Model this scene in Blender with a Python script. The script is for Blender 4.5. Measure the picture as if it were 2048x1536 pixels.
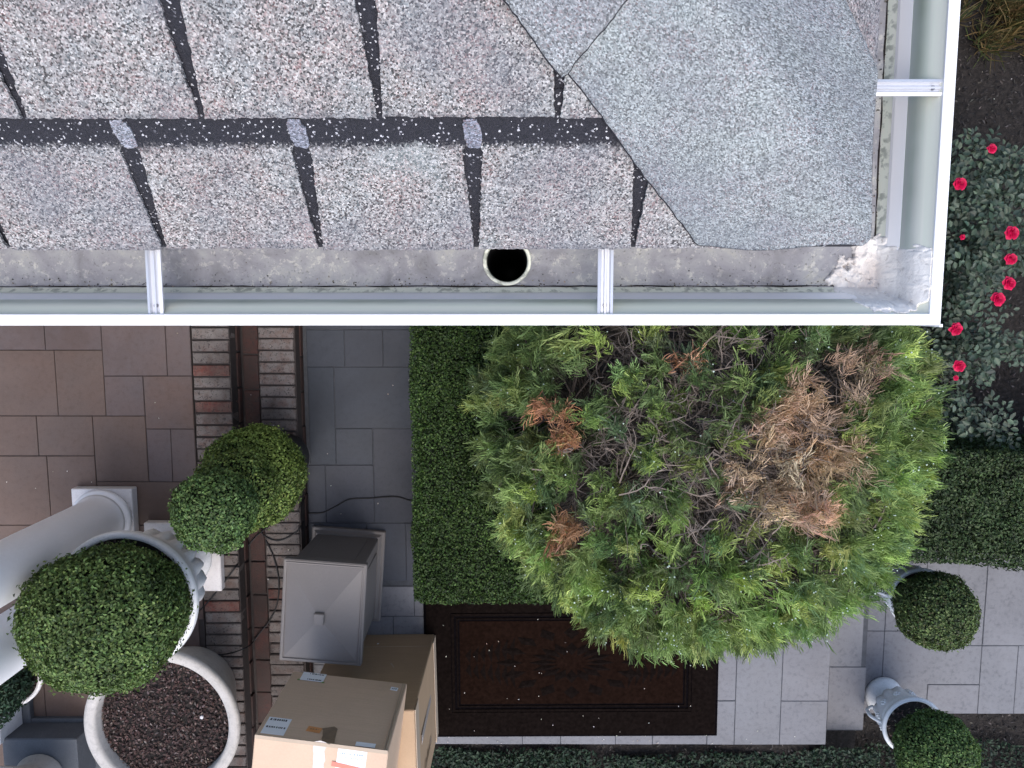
import bpy, bmesh, math, random
import numpy as np
from mathutils import Vector, Matrix, noise as mnoise
R = math.radians
random.seed(7); rng = np.random.default_rng(7)
for o in list(bpy.data.objects): bpy.data.objects.remove(o)
scene = bpy.context.scene
col = scene.collection

# ------------------------------------------------------------------ camera, sky, sun, exposure
F, H = 1500.0, 4.45                       # focal length in photo pixels; lens height above the walk
TILT, YAW = -math.atan(168 / F), math.atan(6 / F)
ROT = Matrix.Rotation(TILT, 3, 'X') @ Matrix.Rotation(YAW, 3, 'Y')
cam = bpy.data.cameras.new('camera'); camo = bpy.data.objects.new('camera', cam); col.objects.link(camo)
cam.sensor_width = 36; cam.lens = 36 * F / 2048; cam.clip_start = 0.05; cam.clip_end = 400
camo.matrix_world = Matrix.Translation((0, 0, H)) @ ROT.to_4x4()
scene.camera = camo

SUN_EL, SUN_AZ = 62, 165                  # azimuth measured from +Y clockwise
world = bpy.data.worlds.new('World'); scene.world = world; world.use_nodes = True
wn = world.node_tree; bg = wn.nodes['Background']
sky = wn.nodes.new('ShaderNodeTexSky'); sky.sky_type = 'NISHITA'; sky.sun_disc = False
sky.sun_elevation = R(SUN_EL); sky.sun_rotation = R(SUN_AZ)
sky.air_density = 1.0; sky.dust_density = 3.0; sky.ozone_density = 1.2
wn.links.new(sky.outputs[0], bg.inputs[0]); bg.inputs[1].default_value = 0.15
sun = bpy.data.lights.new('sun', 'SUN'); suno = bpy.data.objects.new('sun', sun); col.objects.link(suno)
sun.energy = 0.75; sun.angle = R(50); sun.color = (1.0, 0.97, 0.93)
sd = Vector((math.sin(R(SUN_AZ)) * math.cos(R(SUN_EL)), math.cos(R(SUN_AZ)) * math.cos(R(SUN_EL)), math.sin(R(SUN_EL))))
suno.rotation_euler = (-sd).to_track_quat('-Z', 'Y').to_euler()
scene.view_settings.view_transform = 'Standard'; scene.view_settings.look = 'None'
scene.view_settings.gamma = 1; scene.view_settings.use_curve_mapping = False
scene.view_settings.exposure = 1.02
scene.render.engine = 'CYCLES'
scene.cycles.max_bounces = 6; scene.cycles.transparent_max_bounces = 4

def P(px, py, z):
    """where the sight line through a photo point meets the level z"""
    v = ROT @ Vector(((px - 1024) / F, -(py - 768) / F, -1.0))
    t = (z - H) / v.z
    return Vector((v.x * t, v.y * t, z))

def proj(q):
    """photo position of world points (n,3)"""
    Rm = np.array(ROT.transposed()); c = (q - np.array([0, 0, H])) @ Rm.T
    return np.stack([1024 + F * c[:, 0] / -c[:, 2], 768 - F * c[:, 1] / -c[:, 2]], 1)

# ------------------------------------------------------------------ helpers
def link(name, me, mat=None, parent=None, loc=None, rot=None):
    o = bpy.data.objects.new(name, me); col.objects.link(o)
    if mat is not None and me is not None and not me.materials: me.materials.append(mat)
    if parent: o.parent = parent
    if loc is not None: o.location = loc
    if rot is not None: o.rotation_euler = rot
    return o
def tag(o, label=None, cat=None, group=None, kind=None):
    if label: o['label'] = label
    if cat: o['category'] = cat
    if group: o['group'] = group
    if kind: o['kind'] = kind
    return o
def thing(name, label, cat, loc=(0, 0, 0), rz=0, group=None):
    return tag(link(name, None, None, None, loc, (0, 0, rz)), label, cat, group)
def bm_obj(name, bm, mat=None, parent=None, loc=None, rot=None, smooth=False):
    me = bpy.data.meshes.new(name); bmesh.ops.recalc_face_normals(bm, faces=bm.faces); bm.to_mesh(me); bm.free()
    if smooth: me.polygons.foreach_set('use_smooth', [True] * len(me.polygons))
    return link(name, me, mat, parent, loc, rot)
def box(bm, x0, x1, y0, y1, z0, z1, top=None):
    """box, top=(dx,dy) insets the top face"""
    tx, ty = top or (0, 0)
    vs = [bm.verts.new(p) for p in ((x0, y0, z0), (x1, y0, z0), (x1, y1, z0), (x0, y1, z0),
          (x0 + tx, y0 + ty, z1), (x1 - tx, y0 + ty, z1), (x1 - tx, y1 - ty, z1), (x0 + tx, y1 - ty, z1))]
    for f in ((3, 2, 1, 0), (4, 5, 6, 7), (0, 1, 5, 4), (1, 2, 6, 5), (2, 3, 7, 6), (3, 0, 4, 7)):
        bm.faces.new([vs[i] for i in f])
    return vs
def bevel(bm, w, seg=1):
    bmesh.ops.bevel(bm, geom=list(bm.edges), offset=w, segments=seg, affect='EDGES', profile=0.6)
def lathe(name, prof, mat, parent=None, n=48, lobes=None, loc=None, close=True):
    """prof: list of (r, z[, lobe amplitude])"""
    bm = bmesh.new(); rings = []
    for p in prof:
        r, z = p[0], p[1]; amp = p[2] if len(p) > 2 else 0
        ring = []
        for i in range(n):
            a = 2 * math.pi * i / n
            rr = r * (1 + (amp * (abs(math.cos(a * (lobes or 8) / 2)) - .5) if amp else 0))
            ring.append(bm.verts.new((rr * math.cos(a), rr * math.sin(a), z)))
        rings.append(ring)
    for a, b in zip(rings, rings[1:]):
        for i in range(n):
            bm.faces.new((a[i], a[(i + 1) % n], b[(i + 1) % n], b[i]))
    if close:
        bm.faces.new(rings[0]); bm.faces.new(rings[-1])
    return bm_obj(name, bm, mat, parent, loc, smooth=True)
def tube_arrays(paths, radii, n=5):
    V, Fc = [], []
    for path, rad in zip(paths, radii):
        m = len(path)
        for k in range(m):
            d = (path[min(k + 1, m - 1)] - path[max(k - 1, 0)])
            if d.length < 1e-9: d = Vector((0, 0, 1))
            d.normalize(); u = d.orthogonal().normalized(); w = d.cross(u)
            r = rad[k] if isinstance(rad, (list, tuple)) else rad
            for i in range(n):
                a = 2 * math.pi * i / n
                V.append(path[k] + (u * math.cos(a) + w * math.sin(a)) * r)
        b = len(V) - m * n
        for k in range(m - 1):
            for i in range(n):
                j = (i + 1) % n
                Fc.append((b + k * n + i, b + k * n + j, b + (k + 1) * n + j, b + (k + 1) * n + i))
    return V, Fc
def tubes(name, paths, radii, mat, parent=None, n=5, smooth=True):
    V, Fc = tube_arrays(paths, radii, n)
    me = bpy.data.meshes.new(name); me.from_pydata([tuple(v) for v in V], [], Fc)
    if smooth: me.polygons.foreach_set('use_smooth', [True] * len(me.polygons))
    return link(name, me, mat, parent)
def smooth_path(pts, n=8):
    """Catmull-Rom through the points"""
    out = []; q = [pts[0]] + list(pts) + [pts[-1]]
    for i in range(1, len(q) - 2):
        a, b, c, d = q[i - 1], q[i], q[i + 1], q[i + 2]
        for k in range(n):
            t = k / n
            out.append(0.5 * ((2 * b) + (c - a) * t + (2 * a - 5 * b + 4 * c - d) * t * t + (3 * b - a - 3 * c + d) * t ** 3))
    out.append(pts[-1]); return out
def np_mesh(name, verts, faces, mat, parent=None, tint=None, k=3, smooth=False):
    me = bpy.data.meshes.new(name)
    nv, nf = len(verts), len(faces)
    me.vertices.add(nv); me.vertices.foreach_set('co', np.ascontiguousarray(verts, dtype=np.float32).ravel())
    me.loops.add(nf * k); me.loops.foreach_set('vertex_index', np.ascontiguousarray(faces, dtype=np.int32).ravel())
    me.polygons.add(nf); me.polygons.foreach_set('loop_start', np.arange(0, nf * k, k, dtype=np.int32))
    me.update(calc_edges=True)
    if tint is not None:
        at = me.color_attributes.new('tint', 'FLOAT_COLOR', 'POINT')
        c = np.ones((nv, 4), dtype=np.float32); c[:, :3] = tint
        at.data.foreach_set('color', c.ravel())
    if smooth: me.polygons.foreach_set('use_smooth', [True] * nf)
    return link(name, me, mat, parent)
def unit(v): return v / np.maximum(np.linalg.norm(v, axis=1, keepdims=True), 1e-9)
def vnoise(p, s, off=0.0):
    """smooth pseudo-noise -1..1 for arrays of points"""
    q = p * s + off
    return (np.sin(q[:, 0] * 1.7 + 1.3 * np.sin(q[:, 1] * 1.1 + q[:, 2])) + np.sin(q[:, 1] * 2.1 + 1.7 * np.sin(q[:, 2] * 1.3 + q[:, 0] * .7)) + np.sin(q[:, 2] * 1.9 + 1.1 * np.sin(q[:, 0] * 1.9))) / 3
def leaf_arrays(pts, nrm, L, W, fold=0.25, tilt=0.7):
    """one folded four-cornered leaf per point: 4 verts, 2 tris"""
    n = len(pts)
    nn = unit(nrm + rng.normal(0, tilt, (n, 3)))
    t = unit(np.cross(nn, rng.normal(0, 1, (n, 3)))); s = np.cross(nn, t)
    L = L * rng.uniform(.65, 1.25, (n, 1)); W = W * rng.uniform(.7, 1.2, (n, 1))
    base = pts - t * L * .5; tip = pts + t * L * .5 - nn * L * .08
    left = pts - s * W * .5 + nn * W * fold + t * L * .05; right = pts + s * W * .5 + nn * W * fold + t * L * .05
    V = np.stack([base, left, tip, right], axis=1).reshape(-1, 3)
    i = np.arange(n)[:, None] * 4
    Fc = np.concatenate([i + np.array([[0, 2, 1]]), i + np.array([[0, 3, 2]])], axis=1).reshape(-1, 3)
    return V, Fc
def leaves(name, pts, nrm, L, W, mat, tints, parent=None, tilt=.7, fold=.25):
    V, Fc = leaf_arrays(pts, nrm, L, W, fold, tilt)
    o = np_mesh(name, V, Fc, mat, parent, np.repeat(tints, 4, axis=0))
    o['kind'] = 'stuff'; return o

# ------------------------------------------------------------------ materials
class M:
    def __init__(s, name, rough=0.7, spec=0.4, metal=0):
        s.m = bpy.data.materials.new(name); s.m.use_nodes = True; s.nt = s.m.node_tree
        s.b = s.nt.nodes['Principled BSDF']; s.b.inputs['Roughness'].default_value = rough
        s.b.inputs['Specular IOR Level'].default_value = spec; s.b.inputs['Metallic'].default_value = metal
    def n(s, t, **kw):
        x = s.nt.nodes.new(t)
        for k, v in kw.items():
            if k in x.inputs.keys(): x.inputs[k].default_value = v
            else: setattr(x, k, v)
        return x
    def l(s, a, b): s.nt.links.new(a, b)
    def coord(s, kind='Object'):
        return s.n('ShaderNodeTexCoord').outputs[kind]
    def pos(s): return s.n('ShaderNodeNewGeometry').outputs['Position']
    def noise(s, vec, scale, detail=4, rough=.55, dist=0):
        x = s.n('ShaderNodeTexNoise'); x.inputs['Scale'].default_value = scale; x.inputs['Detail'].default_value = detail
        x.inputs['Roughness'].default_value = rough; x.inputs['Distortion'].default_value = dist; s.l(vec, x.inputs['Vector']); return x.outputs['Fac']
    def ramp(s, fac, stops, interp='LINEAR'):
        x = s.n('ShaderNodeValToRGB'); cr = x.color_ramp; cr.interpolation = interp
        while len(cr.elements) < len(stops): cr.elements.new(.5)
        for e, (p, c) in zip(cr.elements, stops):
            e.position = p; e.color = (c, c, c, 1) if isinstance(c, (int, float)) else (*c, 1)
        s.l(fac, x.inputs[0]); return x.outputs[0]
    def mix(s, fac, a, b, blend='MIX'):
        x = s.n('ShaderNodeMix', data_type='RGBA', blend_type=blend)
        for v, i in ((fac, 0), (a, 6), (b, 7)):
            if isinstance(v, (int, float)): x.inputs[i].default_value = v
            elif isinstance(v, tuple): x.inputs[i].default_value = (*v, 1)
            else: s.l(v, x.inputs[i])
        return x.outputs[2]
    def math(s, op, a, b=0.0, c=0.0):
        x = s.n('ShaderNodeMath', operation=op)
        for v, i in ((a, 0), (b, 1), (c, 2)):
            if isinstance(v, (int, float)): x.inputs[i].default_value = v
            else: s.l(v, x.inputs[i])
        return x.outputs[0]
    def vmath(s, op, a, b):
        x = s.n('ShaderNodeVectorMath', operation=op)
        for v, i in ((a, 0), (b, 1)):
            if isinstance(v, tuple): x.inputs[i].default_value = v
            else: s.l(v, x.inputs[i])
        return x.outputs[0]
    def rand(s): return s.n('ShaderNodeObjectInfo').outputs['Random']
    def bump(s, h, strength=.3, dist=.002):
        x = s.n('ShaderNodeBump'); x.inputs['Strength'].default_value = strength; x.inputs['Distance'].default_value = dist
        s.l(h, x.inputs['Height']); s.l(x.outputs[0], s.b.inputs['Normal'])
    def color(s, c):
        if isinstance(c, tuple): s.b.inputs['Base Color'].default_value = (*c, 1)
        else: s.l(c, s.b.inputs['Base Color'])
        return s

def plain(name, c, rough=.6, spec=.4, metal=0, var=.12, scale=20, bump=.1):
    m = M(name, rough, spec, metal); v = m.pos(); f = m.noise(v, scale, 5)
    g = m.noise(v, scale * 12, 3)
    m.color(m.mix(m.ramp(g, [(.3, 0.), (.7, 1.)]), tuple(x * (1 - var) for x in c),
            m.mix(m.ramp(f, [(.3, 0.), (.7, 1.)]), tuple(x * (1 - var) for x in c), tuple(min(1, x * (1 + var)) for x in c))))
    m.bump(g, bump, .001); return m.m

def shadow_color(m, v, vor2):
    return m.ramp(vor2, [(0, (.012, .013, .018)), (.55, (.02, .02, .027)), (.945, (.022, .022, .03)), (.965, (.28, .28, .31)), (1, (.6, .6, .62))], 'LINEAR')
def shingle_mat(name, cell=.0020, contrast=1.0, band=True, tintA=(1.0, .93, .925), tintB=(.95, .98, 1.0), base=1.0, dark_only=False):
    m = M(name, .8, .4)
    uv = m.coord('UV'); rd = m.rand()
    vor = m.n('ShaderNodeTexVoronoi'); vor.inputs['Scale'].default_value = 1 / cell; m.l(uv, vor.inputs['Vector'])
    sep = m.n('ShaderNodeSeparateColor'); m.l(vor.outputs['Color'], sep.inputs[0])
    if dark_only:
        c = shadow_color(m, uv, sep.outputs[0])
    else:
        lo = .045 + (1 - contrast) * .14; hi = .60 - (1 - contrast) * .22
        g = m.ramp(sep.outputs[0], [(0, lo), (.17, lo * 1.3), (.24, .16 + (1 - contrast) * .10), (.5, .265 * base), (.80, .39 * base), (1, hi)])
        big = m.noise(m.vmath('ADD', uv, (3.1, 1.7, 0)), 9, 3)
        offs = m.n('ShaderNodeCombineXYZ'); m.l(m.math('MULTIPLY', rd, 37.), offs.inputs[0]); m.l(m.math('MULTIPLY', rd, 11.), offs.inputs[1])
        big2 = m.noise(m.vmath('ADD', uv, offs.outputs[0]), 16, 4)
        tint = m.mix(m.ramp(big2, [(.35, 0.), (.65, 1.)]), tintA, tintB)
        tint = m.mix(m.ramp(rd, [(.2, 0.), (.8, .5)]), tint, (.98, .98, 1.0))
        g = m.mix(1.0, g, tint, 'MULTIPLY'); g = m.mix(1.0, g, (1.0, .975, .945) if band else (.985, 1.0, 1.0), 'MULTIPLY')
        # single coloured granules: pink, teal
        pk = m.math('MULTIPLY', m.ramp(sep.outputs[1], [(.80, 0.), (.82, 1.)]), m.ramp(big2, [(.40, .9), (.58, .1)]))
        g = m.mix(m.math('MULTIPLY', pk, .40 * contrast), g, (.38, .20, .19))
        tl = m.math('MULTIPLY', m.ramp(sep.outputs[2], [(.84, 0.), (.86, 1.)]), m.ramp(big2, [(.45, .1), (.6, .9)]))
        g = m.mix(m.math('MULTIPLY', tl, .22 * contrast), g, (.22, .31, .34))
        g = m.mix(m.ramp(big, [(.35, .22), (.6, 0.)]), g, (.12, .12, .14))
        wth = m.noise(uv, 5.5, 5, .6, .4)
        g = m.mix(m.ramp(wth, [(.36, .34), (.52, 0.)]), g, (.13, .14, .17)); g = m.mix(m.ramp(wth, [(.56, 0.), (.72, .22)]), g, (.36, .45, .45))
        if band:
            at = m.n('ShaderNodeAttribute', attribute_name='sl'); 
            wob = m.math('MULTIPLY', m.math('SUBTRACT', sep.outputs[1], .5), .009)
            wob2 = m.math('MULTIPLY', m.math('SUBTRACT', m.noise(uv, 35, 2), .5), .008)
            s = m.math('ADD', at.outputs['Fac'], m.math('ADD', wob, wob2))
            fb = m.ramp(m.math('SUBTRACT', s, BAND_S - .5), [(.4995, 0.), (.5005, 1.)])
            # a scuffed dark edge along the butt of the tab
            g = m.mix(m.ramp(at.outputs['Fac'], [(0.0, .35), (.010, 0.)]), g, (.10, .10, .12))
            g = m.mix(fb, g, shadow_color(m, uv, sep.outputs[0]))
        c = g
    m.color(c)
    h = m.math('MULTIPLY', vor.outputs['Distance'], -1.0)
    m.bump(h, .9, cell * .7)
    return m.m

EXP_S = .178; BAND_S = .141               # shingle exposure, where the dark shadow band begins
MAT = {}
MAT['shingle'] = shingle_mat('shingle_granules')
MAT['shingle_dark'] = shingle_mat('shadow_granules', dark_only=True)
MAT['hip'] = shingle_mat('hip_cap_granules', cell=.0017, contrast=.60, band=False, tintA=(.84, .95, 1.0), tintB=(.86, 1.0, .98), base=1.0)
MAT['hip2'] = shingle_mat('hip_cap_granules_worn', cell=.0018, contrast=.62, band=False, tintA=(.84, .93, 1.0), tintB=(.90, .97, 1.0), base=.94)
MAT['asphalt'] = plain('asphalt_cut_edge_shadow', (.035, .035, .042), .9, .2, 0, .3, 200)
MAT['patch'] = shingle_mat('blue_granules', cell=.0022, contrast=.7, band=False, tintA=(.72, .76, 1.0), tintB=(.7, .76, 1.0), base=.9)

def stone_mat(name, ca, cb, cc, wear=.5, rough=.75, scale=4.0):
    m = M(name, rough, .35); v = m.pos(); rd = m.rand()
    n1 = m.noise(v, scale, 6, .6); n2 = m.noise(v, scale * 9, 5, .65); n3 = m.noise(v, scale * 60, 3, .6)
    c = m.mix(m.ramp(n1, [(.3, 0.), (.7, 1.)]), ca, cb)
    c = m.mix(m.ramp(rd, [(0, 0.), (1, .45)]), c, cc)
    c = m.mix(m.ramp(n2, [(.25, wear), (.5, 0.)]), c, tuple(x * .45 for x in ca))
    c = m.mix(m.ramp(n2, [(.62, 0.), (.8, .35)]), c, tuple(min(1, x * 1.5) for x in cb))
    c = m.mix(m.ramp(n3, [(.3, .25), (.5, 0.)]), c, tuple(x * .3 for x in ca))
    n4 = m.noise(v, 1.6, 4, .6, .6); c = m.mix(m.ramp(n4, [(.34, .42), (.52, 0.)]), c, tuple(x * .55 for x in ca)); c = m.mix(m.ramp(n4, [(.55, 0.), (.72, .30)]), c, tuple(min(1, x * 1.35) for x in cb))
    m.color(c); m.bump(m.mix(.4, n2, n3), .35, .003)
    m.l(m.ramp(n1, [(.3, rough - .2), (.7, rough)]), m.b.inputs['Roughness'])
    return m.m
MAT['terrace'] = stone_mat('terrace_slab', (.130, .080, .060), (.120, .095, .090), (.100, .092, .105), .35)
MAT['terrace_brown'] = stone_mat('terrace_slab_brown', (.130, .084, .064), (.120, .094, .084), (.118, .080, .066), .35)
MAT['slate'] = stone_mat('bluestone', (.138, .141, .153), (.175, .179, .192), (.165, .161, .176), .60)
MAT['walk_slate'] = stone_mat('shaded_bluestone', (.040, .048, .062), (.056, .066, .084), (.060, .058, .072), .35)  # bluestone with the shade of eave and hedge put into its colour
MAT['mortar'] = plain('mortar', (.065, .055, .052), .9, .2, 0, .3, 30)
MAT['path_mortar'] = plain('joint_sand', (.085, .09, .10), .9, .2, 0, .3, 30)
MAT['marble'] = stone_mat('aged_marble', (.74, .71, .69), (.80, .79, .80), (.72, .71, .73), .25, .55, 6)
MAT['cement'] = stone_mat('cast_cement', (.42, .40, .37), (.52, .50, .48), (.45, .43, .41), .5, .85, 5)
MAT['urn'] = stone_mat('weathered_cast_stone', (.78, .80, .81), (.90, .91, .92), (.80, .82, .83), .30, .7, 9)
MAT['column'] = plain('painted_column', (.90, .91, .94), .45, .5, 0, .03, 6, .03)
MAT['greystone'] = plain('grey_plinth', (.10, .11, .125), .7, .4, 0, .2, 10)

def brick_mat(name, a, b, glaze, gl=.75):
    m = M(name, .8, .3); v = m.pos(); rd = m.rand()
    n1 = m.noise(v, 22, 4, .6); n2 = m.noise(v, 75, 4, .6, 1.2)
    c = m.mix(m.ramp(rd, [(0, 0.), (1, 1.)]), a, b)
    c = m.mix(m.math('MULTIPLY', m.ramp(n1, [(.35, 0.), (.55, 1.)]), gl), c, glaze)
    c = m.mix(m.ramp(n2, [(.36, .85), (.46, 0.)]), c, (.035, .03, .03))
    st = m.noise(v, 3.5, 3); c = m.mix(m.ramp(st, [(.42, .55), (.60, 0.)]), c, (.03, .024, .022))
    m.color(c); m.bump(n2, .6, .004); return m.m
MAT['brick'] = brick_mat('tumbled_brick', (.150, .100, .085), (.165, .135, .120), (.20, .185, .175))
MAT['brick_red'] = brick_mat('red_face_brick', (.17, .055, .042), (.15, .050, .04), (.18, .12, .10), .7)
MAT['brick_strip'] = brick_mat('shaded_red_brick', (.085, .034, .028), (.060, .030, .026), (.055, .038, .033), .6)  # red brick darkened, dirt and step shade both put into its colour
MAT['wallbrick'] = plain('pale_stucco', (.46, .42, .38), .9, .2, 0, .08, 30, .3)

def foliage_mat(name, rough=.45, trans=.25, spec=.5):
    m = M(name, rough, spec)
    at = m.n('ShaderNodeAttribute', attribute_name='tint')
    m.color(at.outputs['Color'])
    tr = m.n('ShaderNodeBsdfTranslucent'); m.l(m.mix(1., at.outputs['Color'], (1.0, 1.0, .6), 'MULTIPLY'), tr.inputs[0])
    mx = m.n('ShaderNodeMixShader'); mx.inputs[0].default_value = trans
    m.l(m.b.outputs[0], mx.inputs[1]); m.l(tr.outputs[0], mx.inputs[2])
    m.l(mx.outputs[0], m.nt.nodes['Material Output'].inputs[0]); return m.m
MAT['leaf'] = foliage_mat('boxwood_leaves', .5, .2, .22)
MAT['needle'] = foliage_mat('juniper_needles', .6, .25, .3)
MAT['rose_leaf'] = foliage_mat('rose_leaves', .5, .2, .5)
MAT['petal'] = foliage_mat('rose_petals', .5, .3, .3)
MAT['chip'] = foliage_mat('bark_chips', .7, 0.0, .35)
MAT['core'] = plain('shaded_core', (.012, .018, .010), .9, .1, 0, .4, 40)  # near-black solid core, inner shade of the foliage put into its colour
MAT['bark'] = plain('grey_brown_bark', (.14, .115, .10), .9, .2, 0, .35, 60, .4)
MAT['twig'] = plain('bare_twigs', (.24, .20, .175), .9, .2, 0, .3, 40, .3)
def soil_mat():
    m = M('bark_mulch', .85, .3); v = m.pos()
    n = m.noise(v, 45, 6, .7); n2 = m.noise(v, 5, 3)
    c = m.ramp(n, [(.3, (.005, .0045, .004)), (.5, (.015, .012, .0105)), (.68, (.032, .027, .024)), (.8, (.07, .06, .055))])
    m.color(c); m.bump(n, .8, .01); return m.m
MAT['soil'] = soil_mat()

MAT['black_pot'] = plain('black_plastic', (.012, .012, .014), .5, .4)
MAT['cord'] = plain('black_rubber', (.010, .010, .012), .5, .4)

# ------------------------------------------------------------------ ground and paving (setting)
def grid_ground():
    xs = sorted(set([-60, -30, -15, -8] + list(np.arange(-5, 6.01, .25)) + [1.97, 2.24, 8, 15, 30, 60]))
    ys = sorted(set([-60, -30, -15, -8] + list(np.arange(-5, 4.01, .25)) + [8, 15, 30, 60]))
    V = []; 
    for y in ys:
        for x in xs:
            z = -.06 if x < 2.0 else (-.21 if x < 2.25 else -.37)
            if abs(x) < 6 and abs(y) < 6: z += .015 * mnoise.noise(Vector((x * 2.3, y * 2.3, 0)))
            V.append((x, y, z))
    nx = len(xs)
    Fc = [(j * nx + i, j * nx + i + 1, (j + 1) * nx + i + 1, (j + 1) * nx + i) for j in range(len(ys) - 1) for i in range(nx - 1)]
    me = bpy.data.meshes.new('ground'); me.from_pydata(V, [], Fc)
    return tag(link('ground', me, MAT['soil']), 'dark bark mulch ground of the garden beds', None, None, 'structure')
grid_ground()

def body(name, x0, x1, y0, y1, z0, z1, mat, label):
    bm = bmesh.new(); box(bm, x0, x1, y0, y1, z0, z1)
    return tag(bm_obj(name, bm, mat), label, None, None, 'structure')
SNAP = {}
def snap(key, v, tol=.034):
    if key.startswith('lower'): tol = .05
    lst = SNAP.setdefault(key, [])
    for w in lst:
        if abs(w - v) < tol: return w
    lst.append(v); return v
def slab(parent, rect, z, mat, x_lim=(-9, 9), y_lim=(-9, 9), gap=.0038, th=.03):
    px0, py0, px1, py1 = rect; my = (py0 + py1) / 2
    x0, x1 = snap(parent.name + 'x', P(px0, my, z).x), snap(parent.name + 'x', P(px1, my, z).x)
    y1, y0 = snap(parent.name + 'y', P(1024, py0, z).y), snap(parent.name + 'y', P(1024, py1, z).y)
    x0, x1 = max(x0, x_lim[0]), min(x1, x_lim[1]); y0, y1 = max(y0, y_lim[0]), min(y1, y_lim[1])
    if x1 - x0 < .02 or y1 - y0 < .02: return
    cx, cy = (x0 + x1) / 2, (y0 + y1) / 2; w, d = x1 - x0 - gap, y1 - y0 - gap
    bm = bmesh.new(); dz = random.uniform(-.0012, .0012)
    vs = box(bm, -w / 2, w / 2, -d / 2, d / 2, -th, dz)
    for v in vs: v.co.x += random.uniform(-.001, .001); v.co.y += random.uniform(-.001, .001); v.co.z += random.uniform(-.0005, .0005)
    es = [e for e in bm.edges if all(v.co.z > -.01 for v in e.verts)]
    bmesh.ops.bevel(bm, geom=es, offset=.0022, segments=1, affect='EDGES')
    return bm_obj('paving_stone', bm, mat, parent, (cx, cy, z))

ZT, Z1 = .30, .15
terrace = body('terrace', -6.0, -1.80, -4.0, .60, -.3, ZT - .006, MAT['mortar'], 'raised terrace paved in brown and violet stone slabs')
T = [(-300, 560, 86, 700), (86, 560, 200, 700), (200, 560, 330, 752), (330, 560, 383, 752), (-300, 700, 112, 832), (112, 700, 206, 832),
     (206, 752, 288, 832), (288, 752, 385, 858), (292, 858, 348, 964), (348, 858, 390, 964), (-300, 832, 75, 912), (75, 832, 187, 912),
     (187, 832, 292, 964), (-300, 912, 98, 1051), (98, 912, 187, 1051), (187, 964, 392, 1051), (-300, 1051, 98, 1200), (98, 1051, 240, 1200),
     (240, 1051, 396, 1240), (-300, 1200, 98, 1300), (98, 1200, 240, 1300), (240, 1240, 400, 1340), (-300, 1300, 88, 1450), (88, 1300, 240, 1450),
     (240, 1340, 400, 1500), (-300, 1450, 88, 1620), (88, 1450, 240, 1620), (240, 1500, 400, 1620), (-300, 400, 200, 560), (200, 400, 383, 560),
     (-300, 1620, 88, 1800), (88, 1620, 240, 1800), (240, 1620, 400, 1800)]
for r in T: slab(terrace, r, ZT, MAT['terrace_brown' if r[0] < 190 and r[1] > 690 else 'terrace'], x_lim=(-3.6, -1.80), y_lim=(-3.6, .58))

walk = body('walkway', -1.262, -.555, -1.75, .60, -.3, -.0042, MAT['path_mortar'], 'narrow bluestone walk between the brick steps and the hedge')
W_ = [(606, 400, 720, 560), (720, 400, 850, 560), (606, 560, 720, 659), (720, 560, 850, 659), (606, 659, 689, 734), (689, 659, 766, 734), (766, 659, 850, 734),
      (606, 734, 670, 930), (670, 734, 850, 857), (670, 857, 746, 930), (746, 857, 850, 1046), (606, 930, 652, 1046), (652, 930, 746, 1046),
      (606, 1046, 725, 1162), (725, 1046, 812, 1162), (812, 1046, 848, 1162)]
for r in W_: slab(walk, r, 0, MAT['walk_slate'], x_lim=(-1.258, -.556), y_lim=(-1.745, .58))
YF = -2.787; XL = 1.962
platform = body('stone_platform', -1.262, XL - .004, YF + .004, -1.752, -.3, -.0042, MAT['path_mortar'], 'bluestone landing under the doormat and boxes')
PL = [(606, 1164, 700, 1233), (700, 1164, 828, 1233), (828, 1164, 848, 1240), (606, 1233, 787, 1330), (787, 1233, 848, 1330), (606, 1330, 720, 1420),
      (720, 1330, 848, 1420), (606, 1420, 700, 1500), (700, 1420, 848, 1500), (848, 1164, 1045, 1330), (848, 1330, 1045, 1500), (1045, 1164, 1122, 1500),
      (1122, 1164, 1233, 1500), (1233, 1164, 1308, 1500), (1308, 1164, 1418, 1500), (1418, 1164, 1475, 1401), (1418, 1401, 1475, 1500),
      (1475, 1164, 1565, 1500), (1565, 1164, 1662, 1398), (1565, 1398, 1662, 1500)]
for r in PL: slab(platform, r, 0, MAT['slate'], x_lim=(-1.258, XL), y_lim=(YF, -1.754))
step1 = body('stone_step', XL + .002, 2.258, YF + .004, -1.3, -.4, -.156, MAT['path_mortar'], 'single bluestone step one riser below the landing')
for r in [(1655, 1040, 1735, 1200), (1655, 1200, 1735, 1333), (1655, 1333, 1735, 1480)]: slab(step1, r, -.15, MAT['slate'], x_lim=(XL + .004, 2.262), y_lim=(YF + .01, -1.3))
path = body('lower_path', 2.262, 6.0, YF + .04, -1.3, -.5, -.3042, MAT['path_mortar'], 'lower bluestone path running off to the right')
for r in [(1733, 1000, 1777, 1261), (1733, 1261, 1777, 1480), (1777, 1000, 1855, 1275), (1855, 1000, 1975, 1290), (1975, 1000, 2130, 1290), (1777, 1275, 1855, 1480),
          (1855, 1290, 1968, 1368), (1855, 1368, 1968, 1480), (1968, 1290, 2030, 1480), (2030, 1290, 2160, 1480), (2130, 1000, 2400, 1290), (2160, 1290, 2400, 1480)]:
    slab(path, r, -.30, MAT['slate'], x_lim=(2.266, 6), y_lim=(YF + .035, -1.3))

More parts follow.
